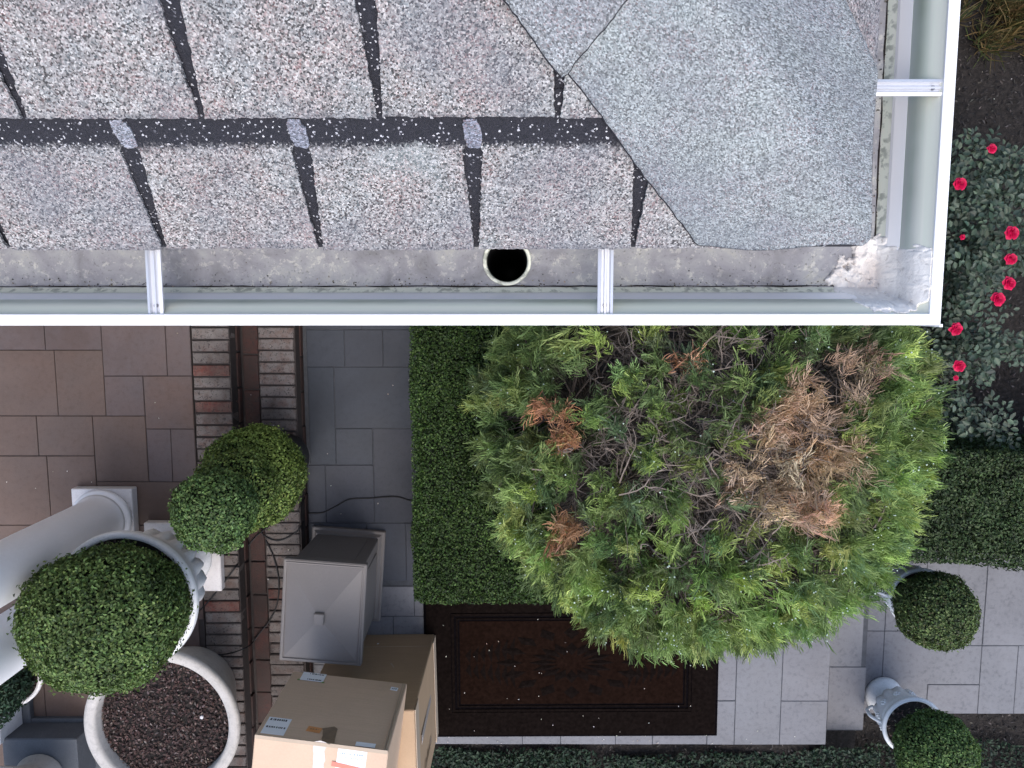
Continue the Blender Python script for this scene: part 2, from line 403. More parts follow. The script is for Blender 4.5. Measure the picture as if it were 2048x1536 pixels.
# brick steps ------------------------------------------------------
def brick_mesh(l, w, h, seed):
    r = random.Random(seed); bm = bmesh.new()
    box(bm, -l / 2, l / 2, -w / 2, w / 2, -h, 0); bevel(bm, .004)
    for v in bm.verts:
        v.co += Vector((r.uniform(-1, 1), r.uniform(-1, 1), r.uniform(-1, 1))) * .0016
    me = bpy.data.meshes.new('brick'); bm.to_mesh(me); bm.free(); return me
def brick_row(parent, meshes, x, y0, y1, pitch, z, mats, special={}):
    k = 0; y = y1 - pitch / 2
    while y > y0:
        me = random.choice(meshes)
        o = link('brick', me, None, parent, (x + random.uniform(-.003, .003), y + random.uniform(-.001, .001), z + random.uniform(-.0025, .0025)),
                 (random.uniform(-.01, .01), random.uniform(-.006, .006), random.uniform(-.008, .008)))
        mt = mats[special[k]] if k in special else mats[0]
        if not me.materials: me.materials.append(mats[0])
        o.material_slots[0].link = 'OBJECT'; o.material_slots[0].material = mt
        y -= pitch; k += 1
step_hi = body('brick_step', -1.798, -1.586, -4.0, .60, -.3, ZT - .014, MAT['mortar'], 'upper brick step edging the terrace')
step_lo = body('brick_step', -1.584, -1.266, -4.0, .60, -.3, Z1 - .014, MAT['mortar'], 'lower brick step down to the bluestone walk')
rw = [brick_mesh(.204, .0585, .095, i) for i in range(5)]
PIT = .0683
bt = P(420, 741, ZT).y; top_y = .12; k_red = round((top_y - PIT / 2 - bt) / PIT)
k_red += 6; off = bt + k_red * PIT + PIT / 2
brick_row(step_hi, rw, -1.690, -3.3, off, PIT, ZT, [MAT['brick'], MAT['brick_red']], {k_red: 1, k_red + 3: 1, k_red + 20: 1})
rw2 = [brick_mesh(.202, .0585, .095, 20 + i) for i in range(5)]
brick_row(step_lo, rw2, -1.3735, -3.3, .12 + PIT * .992 * 6, PIT * .992, Z1, [MAT['brick'], MAT['brick_red']], {33: 1})
st = [brick_mesh(.088, .196, .055, 40 + i) for i in range(3)]
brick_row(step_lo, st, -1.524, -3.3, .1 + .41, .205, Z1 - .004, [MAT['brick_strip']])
rs = [brick_mesh(.012, .196, .050, 60 + i) for i in range(2)]
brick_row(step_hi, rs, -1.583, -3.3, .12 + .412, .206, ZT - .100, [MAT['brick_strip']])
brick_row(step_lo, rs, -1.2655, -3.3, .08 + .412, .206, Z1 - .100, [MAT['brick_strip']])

# ------------------------------------------------------------------ house
XE, YE, ZE = .458, .072, 3.442            # eave corner of the shingles
PITCH = R(37.0); TP = math.tan(PITCH); CP = math.cos(PITCH); SP = math.sin(PITCH)
RUN = 3.6
house = thing('house', 'house corner with grey and pink granule shingle hip roof seen from above', 'house', (0, 0, 0))
bm = bmesh.new()
def poly(bm, pts): bm.faces.new([bm.verts.new(p) for p in pts])
zr = ZE + RUN * TP
poly(bm, [(-7, YE, ZE), (XE, YE, ZE), (XE - RUN, YE + RUN, zr), (-7, YE + RUN, zr)])
poly(bm, [(XE, YE, ZE), (XE, 7, ZE), (XE - RUN, 7, zr), (XE - RUN, YE + RUN, zr)])
poly(bm, [(-7, YE, ZE - .03), (XE, YE, ZE - .03), (XE, YE, ZE), (-7, YE, ZE)])
poly(bm, [(XE, YE, ZE - .03), (XE, 7, ZE - .03), (XE, 7, ZE), (XE, YE, ZE)])
uvl = bm.loops.layers.uv.new('UVMap')
for f in bm.faces:
    for lp in f.loops: lp[uvl].uv = (lp.vert.co.x + lp.vert.co.z * .3, lp.vert.co.y / CP)
roof = bm_obj('roof', bm, MAT['shingle_dark'], house)

NA = Vector((0, -SP, CP)); NB = Vector((SP, 0, CP))
def roof_pt(side, u, s, h):
    """u along the eave (towards the hip corner = 0, away = negative), s up the slope, h above the deck"""
    if side == 'A': return Vector((XE + u, YE + s * CP, ZE + s * SP)) + NA * h
    return Vector((XE - s * CP, YE - u, ZE + s * SP)) + NB * h
def clip_hip(pts, m=.004):
    """keep the part of a tab outline on its own side of the hip: -u >= s*CP"""
    out = []
    for i in range(len(pts)):
        a, b = pts[i], pts[(i + 1) % len(pts)]
        da, db = -a[0] - a[1] * CP - m, -b[0] - b[1] * CP - m
        if da >= 0: out.append(a)
        if (da >= 0) != (db >= 0):
            t = da / (da - db); out.append((a[0] + (b[0] - a[0]) * t, a[1] + (b[1] - a[1]) * t))
    return out
def densify(pts, step=.0045, amp=.0011, lo_lim=None):
    out = []
    for i in range(len(pts)):
        a, b = pts[i], pts[(i + 1) % len(pts)]; d = math.hypot(b[0] - a[0], b[1] - a[1])
        k = max(1, min(60, int(d / step)))
        for j in range(k):
            t = j / k; u = a[0] + (b[0] - a[0]) * t; s = a[1] + (b[1] - a[1]) * t
            out.append((u + random.uniform(-amp, amp), s + random.uniform(-amp, amp)))
    return out
def shingle(side, row, outline, uvo):
    o = clip_hip(outline)
    if len(o) < 3: return
    o = densify(o)
    s0 = row * EXP_S
    bm = bmesh.new(); uvl = bm.loops.layers.uv.new('UVMap'); sl = bm.verts.layers.float.new('sl')
    def hgt(s): return .0085 - .0058 * (s - s0) / EXP_S
    top = []; bot = []
    c = roof_pt(side, sum(p[0] for p in o) / len(o), s0 + EXP_S / 2, 0)
    for u, s in o:
        v = bm.verts.new(roof_pt(side, u, s, hgt(s)) - c); v[sl] = s - s0; top.append(v)
        w = bm.verts.new(roof_pt(side, u, s, hgt(s) - .0042) - c); w[sl] = s - s0; bot.append(w)
    f = bm.faces.new(top)
    for i in range(len(o)):
        j = (i + 1) % len(o); bm.faces.new((top[i], bot[i], bot[j], top[j]))
    co = {}
    for (u, s), a, b in zip(o, top, bot): co[a] = (u, s); co[b] = (u + .001, s + .003)
    for f in bm.faces:
        for lp in f.loops: q = co[lp.vert]; lp[uvl].uv = (q[0] + uvo, q[1] + uvo * .37)
    return bm_obj('shingle', bm, MAT['shingle'], roof, c)
PW = .2055
def tab_rows(side, rows, u_phase, umin):
    for row in rows:
        s0 = row * EXP_S; ph = u_phase[row % len(u_phase)]
        g0, g1 = (.0065, .024) if row % 2 == 0 else (.008, .024)
        k = 0
        while True:
            ur = ph - k * PW; ul = ur - PW
            if ur < umin: break
            b = BAND_S; jl, jr = random.uniform(-.001, .001), random.uniform(-.001, .001)
            butt = random.uniform(-.0015, .0015)
            outl = [(ul + g0 / 2 + jl, s0 + butt), (ur - g0 / 2 + jr, s0 + butt), (ur - g1 / 2, s0 + b - .008), (ur - g1 / 2 + .003, s0 + b), (ur, s0 + b + .001), (ur, s0 + EXP_S + .03),
                    (ul, s0 + EXP_S + .03), (ul, s0 + b + .001), (ul + g1 / 2 - .003, s0 + b), (ul + g1 / 2, s0 + b - .008)]
            if not (s0 * CP > -ul): shingle(side, row, outl, (k * 1.37 + row * 5.1 + (50 if side == 'B' else 0)) % 90)
            k += 1
# slots found in the photograph: row 0 at x = .152, -.054 ...; row 1 half a tab over
ph0 = (P(1262, 488, ZE).x + .001) - XE + PW
ph1 = None
def slot_u(px, py, lv):
    # sight line with plane A
    v = ROT @ Vector(((px - 1024) / F, -(py - 768) / F, -1.0)); o = Vector((0, 0, H))
    n = NA; p0 = Vector((XE, YE, ZE)); t = (p0 - o).dot(n) / v.dot(n); q = o + v * t
    return q.x - XE, (q.y - YE) / CP
u1, s1 = slot_u(1110, 222, 0)
tab_rows('A', [0], [ph0], -1.9)
tab_rows('A', [1], [u1 + PW * 1 + .003], -1.9)
tab_rows('A', [2], [ph0 + .012], -1.6)
tab_rows('A', [3], [u1 + PW], -1.6)
tab_rows('B', [0], [.1], -1.6)
tab_rows('B', [1], [0, .02], -1.6)
tab_rows('B', [2], [.05], -1.4)
# pale blue granules showing at the head of the row 0 slots
for k in range(1, 8):
    u = ph0 - k * PW
    if u > -.23: continue
    bm = bmesh.new(); uvl = bm.loops.layers.uv.new('UVMap'); c = roof_pt('A', u, BAND_S + .016, 0); vs = []
    for i in range(26):
        a = 2 * math.pi * i / 26; w = random.uniform(.9, 1.08)
        uu = .0105 * w * math.copysign(abs(math.cos(a)) ** .6, math.cos(a)) + .001 - .003 * math.sin(a); ss = .0185 * w * math.copysign(abs(math.sin(a)) ** .7, math.sin(a))
        v = bm.verts.new(roof_pt('A', u + uu, BAND_S + .0165 + ss, .0056) - c); vs.append((v, uu, ss))
    f = bm.faces.new([v for v, _, _ in vs])
    low = [bm.verts.new(v.co - NA * .004) for v, _, _ in vs]
    for i in range(26): bm.faces.new((vs[i][0], low[i], low[(i + 1) % 26], vs[(i + 1) % 26][0]))
    for f in bm.faces:
        for lp in f.loops: lp[uvl].uv = (lp.vert.co.x + k, lp.vert.co.y * 1.3 + lp.vert.co.z)
    bm_obj('granule_patch', bm, MAT['patch'], roof, c)

# hip caps: bent pieces draped over the hip, the lowest trimmed to the eave corner
def smin(a, b, k=.035):
    h = max(k - abs(a - b), 0) / k; return min(a, b) - h * h * k / 4
def hip_cap(t0, t1, w, lift, mat, lo_trim=True, seed=0, skew=.0):
    """t along the hip in plan from the eave corner, v across it; w half width in plan"""
    r = random.Random(seed); n, m = 46, 56; bm = bmesh.new(); uvl = bm.loops.layers.uv.new('UVMap')
    V = {}; 
    for i in range(n + 1):
        for j in range(m + 1):
            v = (j / m * 2 - 1) * w; t = t0 + (t1 - t0) * i / n
            if i == 0 and t0 > 0: t += r.uniform(-.0012, .0012)
            if j in (0, m): v += .0009 * math.sin(t * 37 + seed) + r.uniform(-.0008, .0008)
            t += skew * v
            # plan: hip runs (-1,+1)/sqrt2 from the corner, v across (+1,+1)/sqrt2
            x = XE - t * .7071 + v * .7071; y = YE + t * .7071 + v * .7071
            sag = .0035 * math.sin(x * 31 + 1) if lo_trim else 0
            x = min(x, XE + .004 + .003 * math.sin(y * 23)); y = max(y, YE - .004 + sag)
            z = ZE + TP * smin(y - YE, XE - x)
            edge = min(1, (1 - abs(j / m * 2 - 1)) * 8)
            hh = lift + .0045 + (1 - i / n) * .004 + .0028 * mnoise.noise(Vector((x * 9, y * 9, seed))) 
            V[i, j] = bm.verts.new((x, y, z + hh))
    for i in range(n):
        for j in range(m):
            q = [V[i, j], V[i, j + 1], V[i + 1, j + 1], V[i + 1, j]]
            if min((q[0].co - q[2].co).length, (q[1].co - q[3].co).length) > 1e-4:
                f = bm.faces.new(q)
                f.smooth = True
    bmesh.ops.remove_doubles(bm, verts=bm.verts, dist=1e-5)
    g = [f for f in bm.faces if f.calc_area() < 1e-9]
    bmesh.ops.delete(bm, geom=g, context='FACES')
    for f in bm.faces:
        for lp in f.loops: c = lp.vert.co; lp[uvl].uv = (c.x + seed * 3.3 + (c.z - ZE) * .5, c.y * 1.2)
    # thickness
    be = [e for e in bm.edges if e.is_boundary]
    ret = bmesh.ops.extrude_edge_only(bm, edges=be)
    for e in ret['geom']:
        if isinstance(e, bmesh.types.BMVert):
            e.co.z -= .0050
            tt = ((XE - e.co.x) + (e.co.y - YE)) * .7071; vv = ((e.co.x - XE) + (e.co.y - YE)) * .7071
            if abs(vv) > w * .93: e.co.x += math.copysign(.0003, vv); e.co.y += math.copysign(.0003, vv)
            elif t0 > 0 and tt < (t0 + t1) / 2: e.co.x += .0004; e.co.y -= .0004
        elif isinstance(e, bmesh.types.BMFace): e.material_index = 1  # black cut edge, doubling as the shadow line below the cap
    o = bm_obj('hip_cap', bm, mat, roof); o.data.materials.append(MAT['asphalt']); return o
def hip_tv(px, py):
    u, s_ = slot_u(px, py, 0); u = -u; y = s_ * CP
    return (u + y) * .7071, (y - u) * .7071
T1 = hip_tv(1152, 132)[0]; print('hip', [hip_tv(*q) for q in ((1410, 488), (1300, 330), (1220, 225), (1152, 132), (1052, 0), (1300, 15))])
hip_cap(0.0, T1 + .03, .157, .0095, MAT['hip'], True, 1)
hip_cap(T1, T1 + .30, .166, .0125, MAT['hip2'], False, 2, 0.0)
hip_cap(T1 + .27, T1 + .56, .160, .018, MAT['hip'], False, 3)
hip_cap(T1 + .53, T1 + .82, .160, .023, MAT['hip2'], False, 4)

# walls, soffit, fascia
FY, FX = .1016, .443                      # fascia faces
bm = bmesh.new(); box(bm, -7, FX - .02, FY, FY + .02, 3.27, 3.435); box(bm, FX - .02, FX - .0005, FY, 7, 3.27, 3.435)
MAT['paint'] = plain('white_trim_paint', (.72, .72, .72), .5, .4, 0, .04, 10, .03)
bm_obj('fascia', bm, MAT['paint'], house)
bm = bmesh.new(); box(bm, -7, FX - .021, FY + .021, .62, 3.255, 3.268); box(bm, -.02, FX - .021, .621, 7, 3.255, 3.268)
bm_obj('soffit', bm, MAT['paint'], house)
bm = bmesh.new(); box(bm, -7, -.02, .605, .80, -.45, 3.254); box(bm, -.22, -.02, .801, 7, -.45, 3.254)
bm_obj('wall', bm, MAT['wallbrick'], house)

# ------------------------------------------------------------------ rain gutter
ZR = 3.425
gut = thing('rain_gutter', 'white painted metal rain gutter wrapping the roof corner, rim bright white', 'gutter', (0, 0, 0))
def gut_strip(name, prof, mat, thick=None, smooth=False, xa=-7, yb=7, subdiv=None):
    """prof (d outward from fascia, z rel. rim) swept along both eaves with a mitred corner"""
    bm = bmesh.new(); rows = []
    for d, z in prof:
        rows.append([bm.verts.new(p) for p in ((xa, FY - d, ZR + z), (FX + d, FY - d, ZR + z), (FX + d, yb, ZR + z))])
    for a, b in zip(rows, rows[1:]):
        for i in range(2): bm.faces.new((a[i], a[i + 1], b[i + 1], b[i]))
    return bm_obj(name, bm, mat, gut, smooth=smooth)
def gutter_paint():
    m = M('gutter_enamel', .38, .5); v = m.pos()
    mp = m.n('ShaderNodeMapping'); mp.inputs['Scale'].default_value = (1.6, 1.6, 60); m.l(v, mp.inputs[0])
    n = m.noise(mp.outputs[0], 1.6, 5, .6); n2 = m.noise(v, 90, 4); n3 = m.noise(v, 6, 3)
    c = m.mix(m.ramp(n, [(.35, 0.), (.65, 1.)]), (.82, .82, .70), (.76, .80, .66))
    sep = m.n('ShaderNodeSeparateXYZ'); m.l(v, sep.inputs[0])
    # algae line half way up the inner face
    zz = m.math('SUBTRACT', sep.outputs[2], ZR - .036); al = m.math('MULTIPLY', m.ramp(m.math('ABSOLUTE', zz), [(.002, 1.), (.016, 0.)]), m.ramp(n3, [(.4, .05), (.7, .6)]))
    c = m.mix(al, c, (.30, .36, .20))
    # specks of dirt low down
    low = m.ramp(m.math('SUBTRACT', sep.outputs[2], ZR - .083), [(.0, 1.), (.02, 0.)])
    c = m.mix(m.math('MULTIPLY', low, m.ramp(n2, [(.5, 0.), (.62, .7)])), c, (.22, .24, .20))
    m.color(c); return m.m
MAT['gut'] = gutter_paint()
def gutter_floor():
    m = M('dirty_gutter_floor', .75, .3); v = m.pos()
    n1 = m.noise(v, 14, 6, .65, .5); n2 = m.noise(v, 85, 6, .7, .3); n3 = m.noise(v, 260, 3)
    c = m.ramp(n1, [(.3, (.17, .17, .175)), (.48, (.26, .26, .28)), (.6, (.33, .335, .34)), (.75, (.43, .42, .36))])
    c = m.mix(m.math('MULTIPLY', m.ramp(n2, [(.56, 0.), (.62, 1.)]), m.ramp(n1, [(.35, .1), (.6, .8)])), c, (.52, .51, .47))
    c = m.mix(m.ramp(n3, [(.25, .6), (.4, 0.)]), c, (.06, .06, .06))
    m.color(c); m.bump(n2, .4, .002); return m.m
MAT['gfloor'] = gutter_floor()
FZ = -.088
gut_strip('back_wall', [(.0015, .012), (.0015, FZ)], MAT['gfloor'])
ogee = [(.083, FZ), (.088, FZ + .008), (.094, FZ + .018), (.099, FZ + .030), (.1015, FZ + .042), (.1035, FZ + .052), (.107, FZ + .062), (.112, FZ + .071), (.117, FZ + .078), (.1205, -.004)]
gut_strip('front_wall', ogee, MAT['gut'], smooth=True)
lm = M('rim_enamel', .3, .5); lm.color((.90, .90, .90)); MAT['lip'] = lm.m
gut_strip('rim', [(.1205, -.006), (.1205, -.0005), (.1218, .0006), (.1345, .0006), (.1358, -.0006), (.1358, -.011), (.1275, -.012)], MAT['lip'])
# outside face so that the trough has a back
gut_strip('outer_face', [(.1275, -.012), (.121, -.030), (.110, -.042), (.100, -.052), (.092, -.070), (.0875, FZ - .002), (.0835, FZ - .004)], MAT['lip'], smooth=False)
bm = bmesh.new(); box(bm, FX + .1345, FX + .1385, FY - .1385, FY - .1345, ZR - .09, ZR + .0005)
bm_obj('corner_seam', bm, MAT['lip'], gut)
# floor with a round outlet hole
hc = P(1014, 527, ZR + FZ); hr = .0345
hc.y = FY - .083 + hr + .0035
bm = bmesh.new(); z = ZR + FZ; y0, y1 = FY - .083, FY - .0015
hx0, hx1 = hc.x - .045, hc.x + .045
def quad(bm, x0, x1, ya, yb, z, n=1):
    for i in range(n):
        a = x0 + (x1 - x0) * i / n; b = x0 + (x1 - x0) * (i + 1) / n
        poly(bm, [(a, ya, z), (b, ya, z), (b, yb, z), (a, yb, z)])
quad(bm, -7, hx0, y0, y1, z, 4)
poly(bm, [(hx1, y0, z), (FX + .083, y0, z), (FX + .0015, y1, z), (hx1, y1, z)])
poly(bm, [(FX + .083, y0, z), (FX + .083, 7, z), (FX + .0015, 7, z), (FX + .0015, y1, z)])
N = 48; circ = []; sq = []
for i in range(N):
    a = 2 * math.pi * i / N; ca, sa = math.cos(a), math.sin(a)
    circ.append(bm.verts.new((hc.x + hr * ca, hc.y + hr * sa, z)))
    # ray to the square
    tx = (.045 / abs(ca)) if abs(ca) > 1e-6 else 9; ty = ((y1 - hc.y) / sa) if sa > 1e-6 else ((y0 - hc.y) / sa if sa < -1e-6 else 9)
    t = min(tx, ty); sq.append(bm.verts.new((hc.x + t * ca, hc.y + t * sa, z)))
for i in range(N):
    j = (i + 1) % N; bm.faces.new((circ[i], circ[j], sq[j], sq[i]))
for cx_, cy_ in ((hx0, y0), (hx1, y0), (hx0, y1), (hx1, y1)):   # square's corners
    near = sorted(range(N), key=lambda i: (sq[i].co - Vector((cx_, cy_, z))).length)[:2]
    bm.faces.new((sq[near[0]], sq[near[1]], bm.verts.new((cx_, cy_, z))))
bm_obj('floor', bm, MAT['gfloor'], gut)
ring = lathe('outlet', [(hr + .001, -.0005), (hr + .001, .0022), (hr - .0005, .0032), (hr - .0038, .0022), (hr - .0042, -.001), (hr - .0048, -.006)], MAT['gut'], gut, 56, loc=(hc.x, hc.y, z), close=False)
lathe('outlet_pipe', [(hr - .0048, -.006), (hr - .0055, -.03), (hr - .006, -.5), (0.001, -.5)], MAT['black_pot'], gut, 40, loc=(hc.x, hc.y, z), close=False)
# dark silt line along the foot of the front wall
def silt():
    paths = []; pts = []
    x = -1.6
    while x < FX + .06: pts.append(Vector((x, FY - .0815 + random.uniform(-.0006, .0006), ZR + FZ + .0006))); x += .02
    paths.append(pts); pts = []; y = FY - .07
    while y < 1.2: pts.append(Vector((FX + .0815 + random.uniform(-.0006, .0006), y, ZR + FZ + .0006))); y += .02
    paths.append(pts)
    return tubes('silt', paths, [[random.uniform(.0004, .0016) for _ in p] for p in paths], MAT['soil'], gut, 4)
silt()
gx = np.stack([rng.uniform(-.9, FX + .08, 260), FY - .083 + rng.exponential(.005, 260).clip(.001, .08), np.full(260, ZR + FZ + .0012)], 1)
gy = np.stack([FX + .083 - rng.exponential(.005, 160).clip(.001, .08), rng.uniform(FY - .08, 1.0, 160), np.full(160, ZR + FZ + .0012)], 1)
GRIT = np.concatenate([gx, gy]); GRIT = GRIT[np.hypot(GRIT[:, 0] - hc.x, GRIT[:, 1] - hc.y) > .040]
# hangers
MAT['alu'] = plain('bright_aluminium', (.62, .63, .66), .32, .5, .35, .03, 30, .03)
MAT['screw'] = plain('screw_steel', (.30, .30, .32), .4, .5, .8)
def hanger(px, py, side):
    hz = ZR - .004; L = .128
    prof = [(-.0105, 0), (-.0105, .0035), (-.0068, .0050), (-.0052, .0005), (-.0026, .0005), (-.0012, .0036), (.0012, .0036), (.0026, .0005), (.0052, .0005), (.0068, .0050), (.0105, .0035), (.0105, 0)]
    bm = bmesh.new(); a = []; b = []
    for x, z in prof: a.append(bm.verts.new((x, 0, z))); b.append(bm.verts.new((x, -L + .008, z)))
    for i in range(len(prof) - 1): bm.faces.new((a[i], a[i + 1], b[i + 1], b[i]))
    bm.faces.new(b); bm.faces.new(a)
    bm.faces.new((a[0], b[0], b[-1], a[-1]))
    # clip curling under the rim
    box(bm, -.0085, .0085, -L - .001, -L + .0095, -.006, .0005)
    p = P(px, py, hz)
    loc = (p.x, FY - .001, hz - .0035) if side == 'A' else (FX + .001, p.y, hz - .0035)
    o = bm_obj('hanger', bm, MAT['alu'], gut, loc, (0, 0, 0 if side == 'A' else R(90)))
    s = bmesh.new(); bmesh.ops.create_cone(s, cap_ends=True, segments=10, radius1=.0034, radius2=.0026, depth=.002, matrix=Matrix.Translation((0, -L + .02, .0025)))
    bm_obj('screw', s, MAT['screw'], o)
hanger(308, 560, 'A'); hanger(1211, 560, 'A'); hanger(1815, 175, 'B'); hanger(-700, 560, 'A')
# corner sealant: a lumpy smear lying over floor and walls of the mitre
def gprof(d):
    if d < .083: return FZ
    for (a, za), (b, zb) in zip(ogee, ogee[1:]):
        if a <= d <= b and b > a: return za + (zb - za) * (d - a) / (b - a)
    return -.002
def fbm(x, y, s, o=0): return sum(mnoise.noise(Vector((x * s * 2 ** k, y * s * 2 ** k, o + k))) / 2 ** k for k in range(4))
def sealant():
    bm = bmesh.new(); n = 190; x0, x1 = FX - .055, FX + .1203; y0, y1 = FY - .1203, FY + .045; V = {}
    for i in range(n + 1):
        for j in range(n + 1):
            x = x0 + (x1 - x0) * i / n; y = y0 + (y1 - y0) * j / n
            dx, dy = x - FX, FY - y; d = max(dx, dy)
            cd = math.hypot((x - (FX + .088)) * 1.0, (y - (FY - .085)) * .92)
            m = .066 - cd + .026 * fbm(x, y, 20, 3) + .009 * fbm(x, y, 85, 1) - .55 * max(0, d - .083)
            if d > .1195 or d < .002: m = -.01
            if m > 0:
                th = min(.0045, m * .6) + .0036 * max(0, fbm(x, y, 75, 9)) + (.003 * max(0, fbm(x, y, 120, 5)) if d < .085 else 0)
                V[i, j] = bm.verts.new((x, y, ZR + gprof(d) + th))
    for i in range(n):
        for j in range(n):
            q = [V.get(k) for k in ((i, j), (i + 1, j), (i + 1, j + 1), (i, j + 1))]
            if all(q): bm.faces.new(q).smooth = True
    be = [e for e in bm.edges if e.is_boundary]; ret = bmesh.ops.extrude_edge_only(bm, edges=be)
    for e in ret['geom']:
        if isinstance(e, bmesh.types.BMVert): e.co.z -= .003
    bmesh.ops.delete(bm, geom=[v for v in bm.verts if not v.link_faces], context='VERTS')
    return bm_obj('sealant', bm, MAT['seal'], gut)
def seal_mat():
    m = M('cracked_sealant', .9, .15); v = m.pos()
    n = m.noise(v, 90, 6, .7, .6); n2 = m.noise(v, 28, 4, .6)
    sep = m.n('ShaderNodeSeparateXYZ'); m.l(v, sep.inputs[0])
    low = m.ramp(m.math('SUBTRACT', sep.outputs[2], ZR - .09), [(.0, 1.), (.018, 0.)])
    c = m.mix(m.ramp(n2, [(.35, 0.), (.65, 1.)]), (.76, .73, .69), (.86, .84, .80))
    c = m.mix(m.math('MULTIPLY', low, m.ramp(n2, [(.40, 1.), (.62, .2)])), c, (.52, .46, .43))
    c = m.mix(m.math('MULTIPLY', m.ramp(n, [(.34, 1.), (.44, 0.)]), m.math('ADD', m.math('MULTIPLY', low, .6), .35)), c, (.16, .13, .115))
    m.color(c); m.bump(n, .6, .003); return m.m
MAT['seal'] = seal_mat(); sealant()

# ------------------------------------------------------------------ plants
GREEN = np.array([(.06, .105, .035), (.08, .14, .045), (.11, .18, .055), (.04, .075, .03)])
def tint_mix(n, cols, w=None, jit=.18):
    idx = rng.choice(len(cols), n, p=w); c = np.array(cols)[idx] * (1 + rng.normal(0, jit, (n, 1))) * (1 + rng.normal(0, .05, (n, 3)))
    return np.clip(c, .004, 1)
def sphere_pts(n, zmin=-1.0):
    z = rng.uniform(zmin, 1, n); a = rng.uniform(0, 2 * np.pi, n); r = np.sqrt(1 - z * z)
    return np.stack([r * np.cos(a), r * np.sin(a), z], axis=1)
def ball(parent, c, r, L=.016, W=.010, cols=GREEN, w=(.35, .35, .18, .12), dens=2.3, lump=.05, squash=1.0, name='foliage', young=None, ysq=1.0):
    n = int(4 * math.pi * r * r / (L * W * .55) * dens)
    d = sphere_pts(n); k = rng.uniform(0, 1, n) ** 1.6
    rad = r * (1 - .13 * k) * (1 + 1.25 * lump * vnoise(d, 3.0, c[0] * 3) + lump * .7 * vnoise(d, 8.0, c[1]))
    stick = rng.uniform(0, 1, n) < .05; rad[stick] *= 1.06
    p = d * rad[:, None]; p[:, 2] *= squash; p[:, 1] *= ysq
    t = tint_mix(n, cols, w)
    t *= (1 + .28 * vnoise(d, 4.3, c[1] * 5 + 2))[:, None]
    if young is not None:
        y = unit(np.array([young]))[0]; dd = d @ y; s = np.clip((dd - .55) * 3, 0, 1) * rng.uniform(.3, 1, n)
        t = t * (1 - s[:, None]) + np.array([(.17, .24, .055)]) * s[:, None]
    leaves(name, p + np.array([c]), d, L, W, MAT['leaf'], t, parent, .55)
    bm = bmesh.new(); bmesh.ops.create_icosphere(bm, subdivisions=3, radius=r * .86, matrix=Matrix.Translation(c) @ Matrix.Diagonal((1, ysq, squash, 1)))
    bm_obj('dark_core', bm, MAT['core'], parent)
def trunk(parent, pts, r0, r1, name='trunk'):
    n = len(pts); tubes(name, [pts], [[r0 + (r1 - r0) * k / (n - 1) for k in range(n)]], MAT['bark'], parent, 8)

def hedge(label, x0, x1, y0, y1, z0, z1, rz, L, W, cols, w, seed):
    cx, cy = (x0 + x1) / 2, (y0 + y1) / 2; a, b, h = (x1 - x0) / 2, (y1 - y0) / 2, z1 - z0
    t = thing('hedge', label, 'hedge', (cx, cy, z0), rz)
    faces = [(a * b * 4, 'top'), (2 * a * h, 'y0'), (2 * a * h, 'y1'), (2 * b * h, 'x0'), (2 * b * h, 'x1')]
    P_, N_ = [], []
    for area, f in faces:
        n = int(area / (L * W * .55) * (2.5 if f == 'top' else 1.2))
        u, v = rng.uniform(-1, 1, n), rng.uniform(-1, 1, n); dep = rng.uniform(0, 1, n) ** 1.7 * .05
        if f == 'top': p = np.stack([u * a, v * b, h - dep], 1); nn = np.tile([0, 0, 1.], (n, 1))
        elif f[0] == 'y': s = -1 if f == 'y0' else 1; p = np.stack([u * a, s * (b - dep), (v + 1) / 2 * h], 1); nn = np.tile([0, s, .2], (n, 1))
        else: s = -1 if f == 'x0' else 1; p = np.stack([s * (a - dep), u * b, (v + 1) / 2 * h], 1); nn = np.tile([s, 0, .2], (n, 1))
        P_.append(p); N_.append(nn)
    p = np.concatenate(P_); nn = np.concatenate(N_).astype(float)
    # round the shoulders, uneven surface
    top = p[:, 2] / h; ex = np.clip((np.abs(p[:, 0]) / a - .85) / .15, 0, 1); ey = np.clip((np.abs(p[:, 1]) / b - .9) / .1, 0, 1)
    p[:, 2] -= np.where(top > .8, .035 * ex ** 2 + .035 * ey ** 2, 0)
    p += nn * (.024 * vnoise(p, 4.3, seed) + .014 * vnoise(p, 13, seed) + .008 * vnoise(p, 31, seed))[:, None]
    tt = tint_mix(len(p), cols, w) * (1 + .25 * vnoise(p, 5, seed + 4) + .2 * vnoise(p, 14, seed + 2))[:, None]
    leaves('foliage', p, nn, L, W, MAT['leaf'], tt, t, .55)
    bm = bmesh.new(); box(bm, -a + .06, a - .06, -b + .06, b - .06, .02, h - .06); bm_obj('dark_core', bm, MAT['core'], t)
    return t
hedge('long clipped boxwood hedge with a flat top beside the bluestone walk', -.535, .20, -1.59, .50, -.06, .70, 0, .015, .0095,
      [(.031, .061, .016), (.045, .086, .021), (.076, .128, .034), (.015, .031, .010)], (.35, .32, .15, .18), 3)
a = P(1800, 922, .40); b = P(2048, 1143, .40)
hedge('clipped dark hedge behind the lower path at the right edge', 1.75, 5.2, b.y - .02, a.y, -.37, .40, R(-3.0), .020, .012,
      [(.036, .060, .022), (.052, .084, .031), (.082, .124, .050), (.018, .031, .013)], (.36, .32, .14, .18), 8)

leaves('grit', GRIT, np.tile([0, 0, 1.], (len(GRIT), 1)), .0032, .0020, MAT['chip'], tint_mix(len(GRIT), [(.03, .028, .025), (.10, .09, .07), (.20, .17, .13)], (.5, .3, .2), .2), gut, .3, .2)
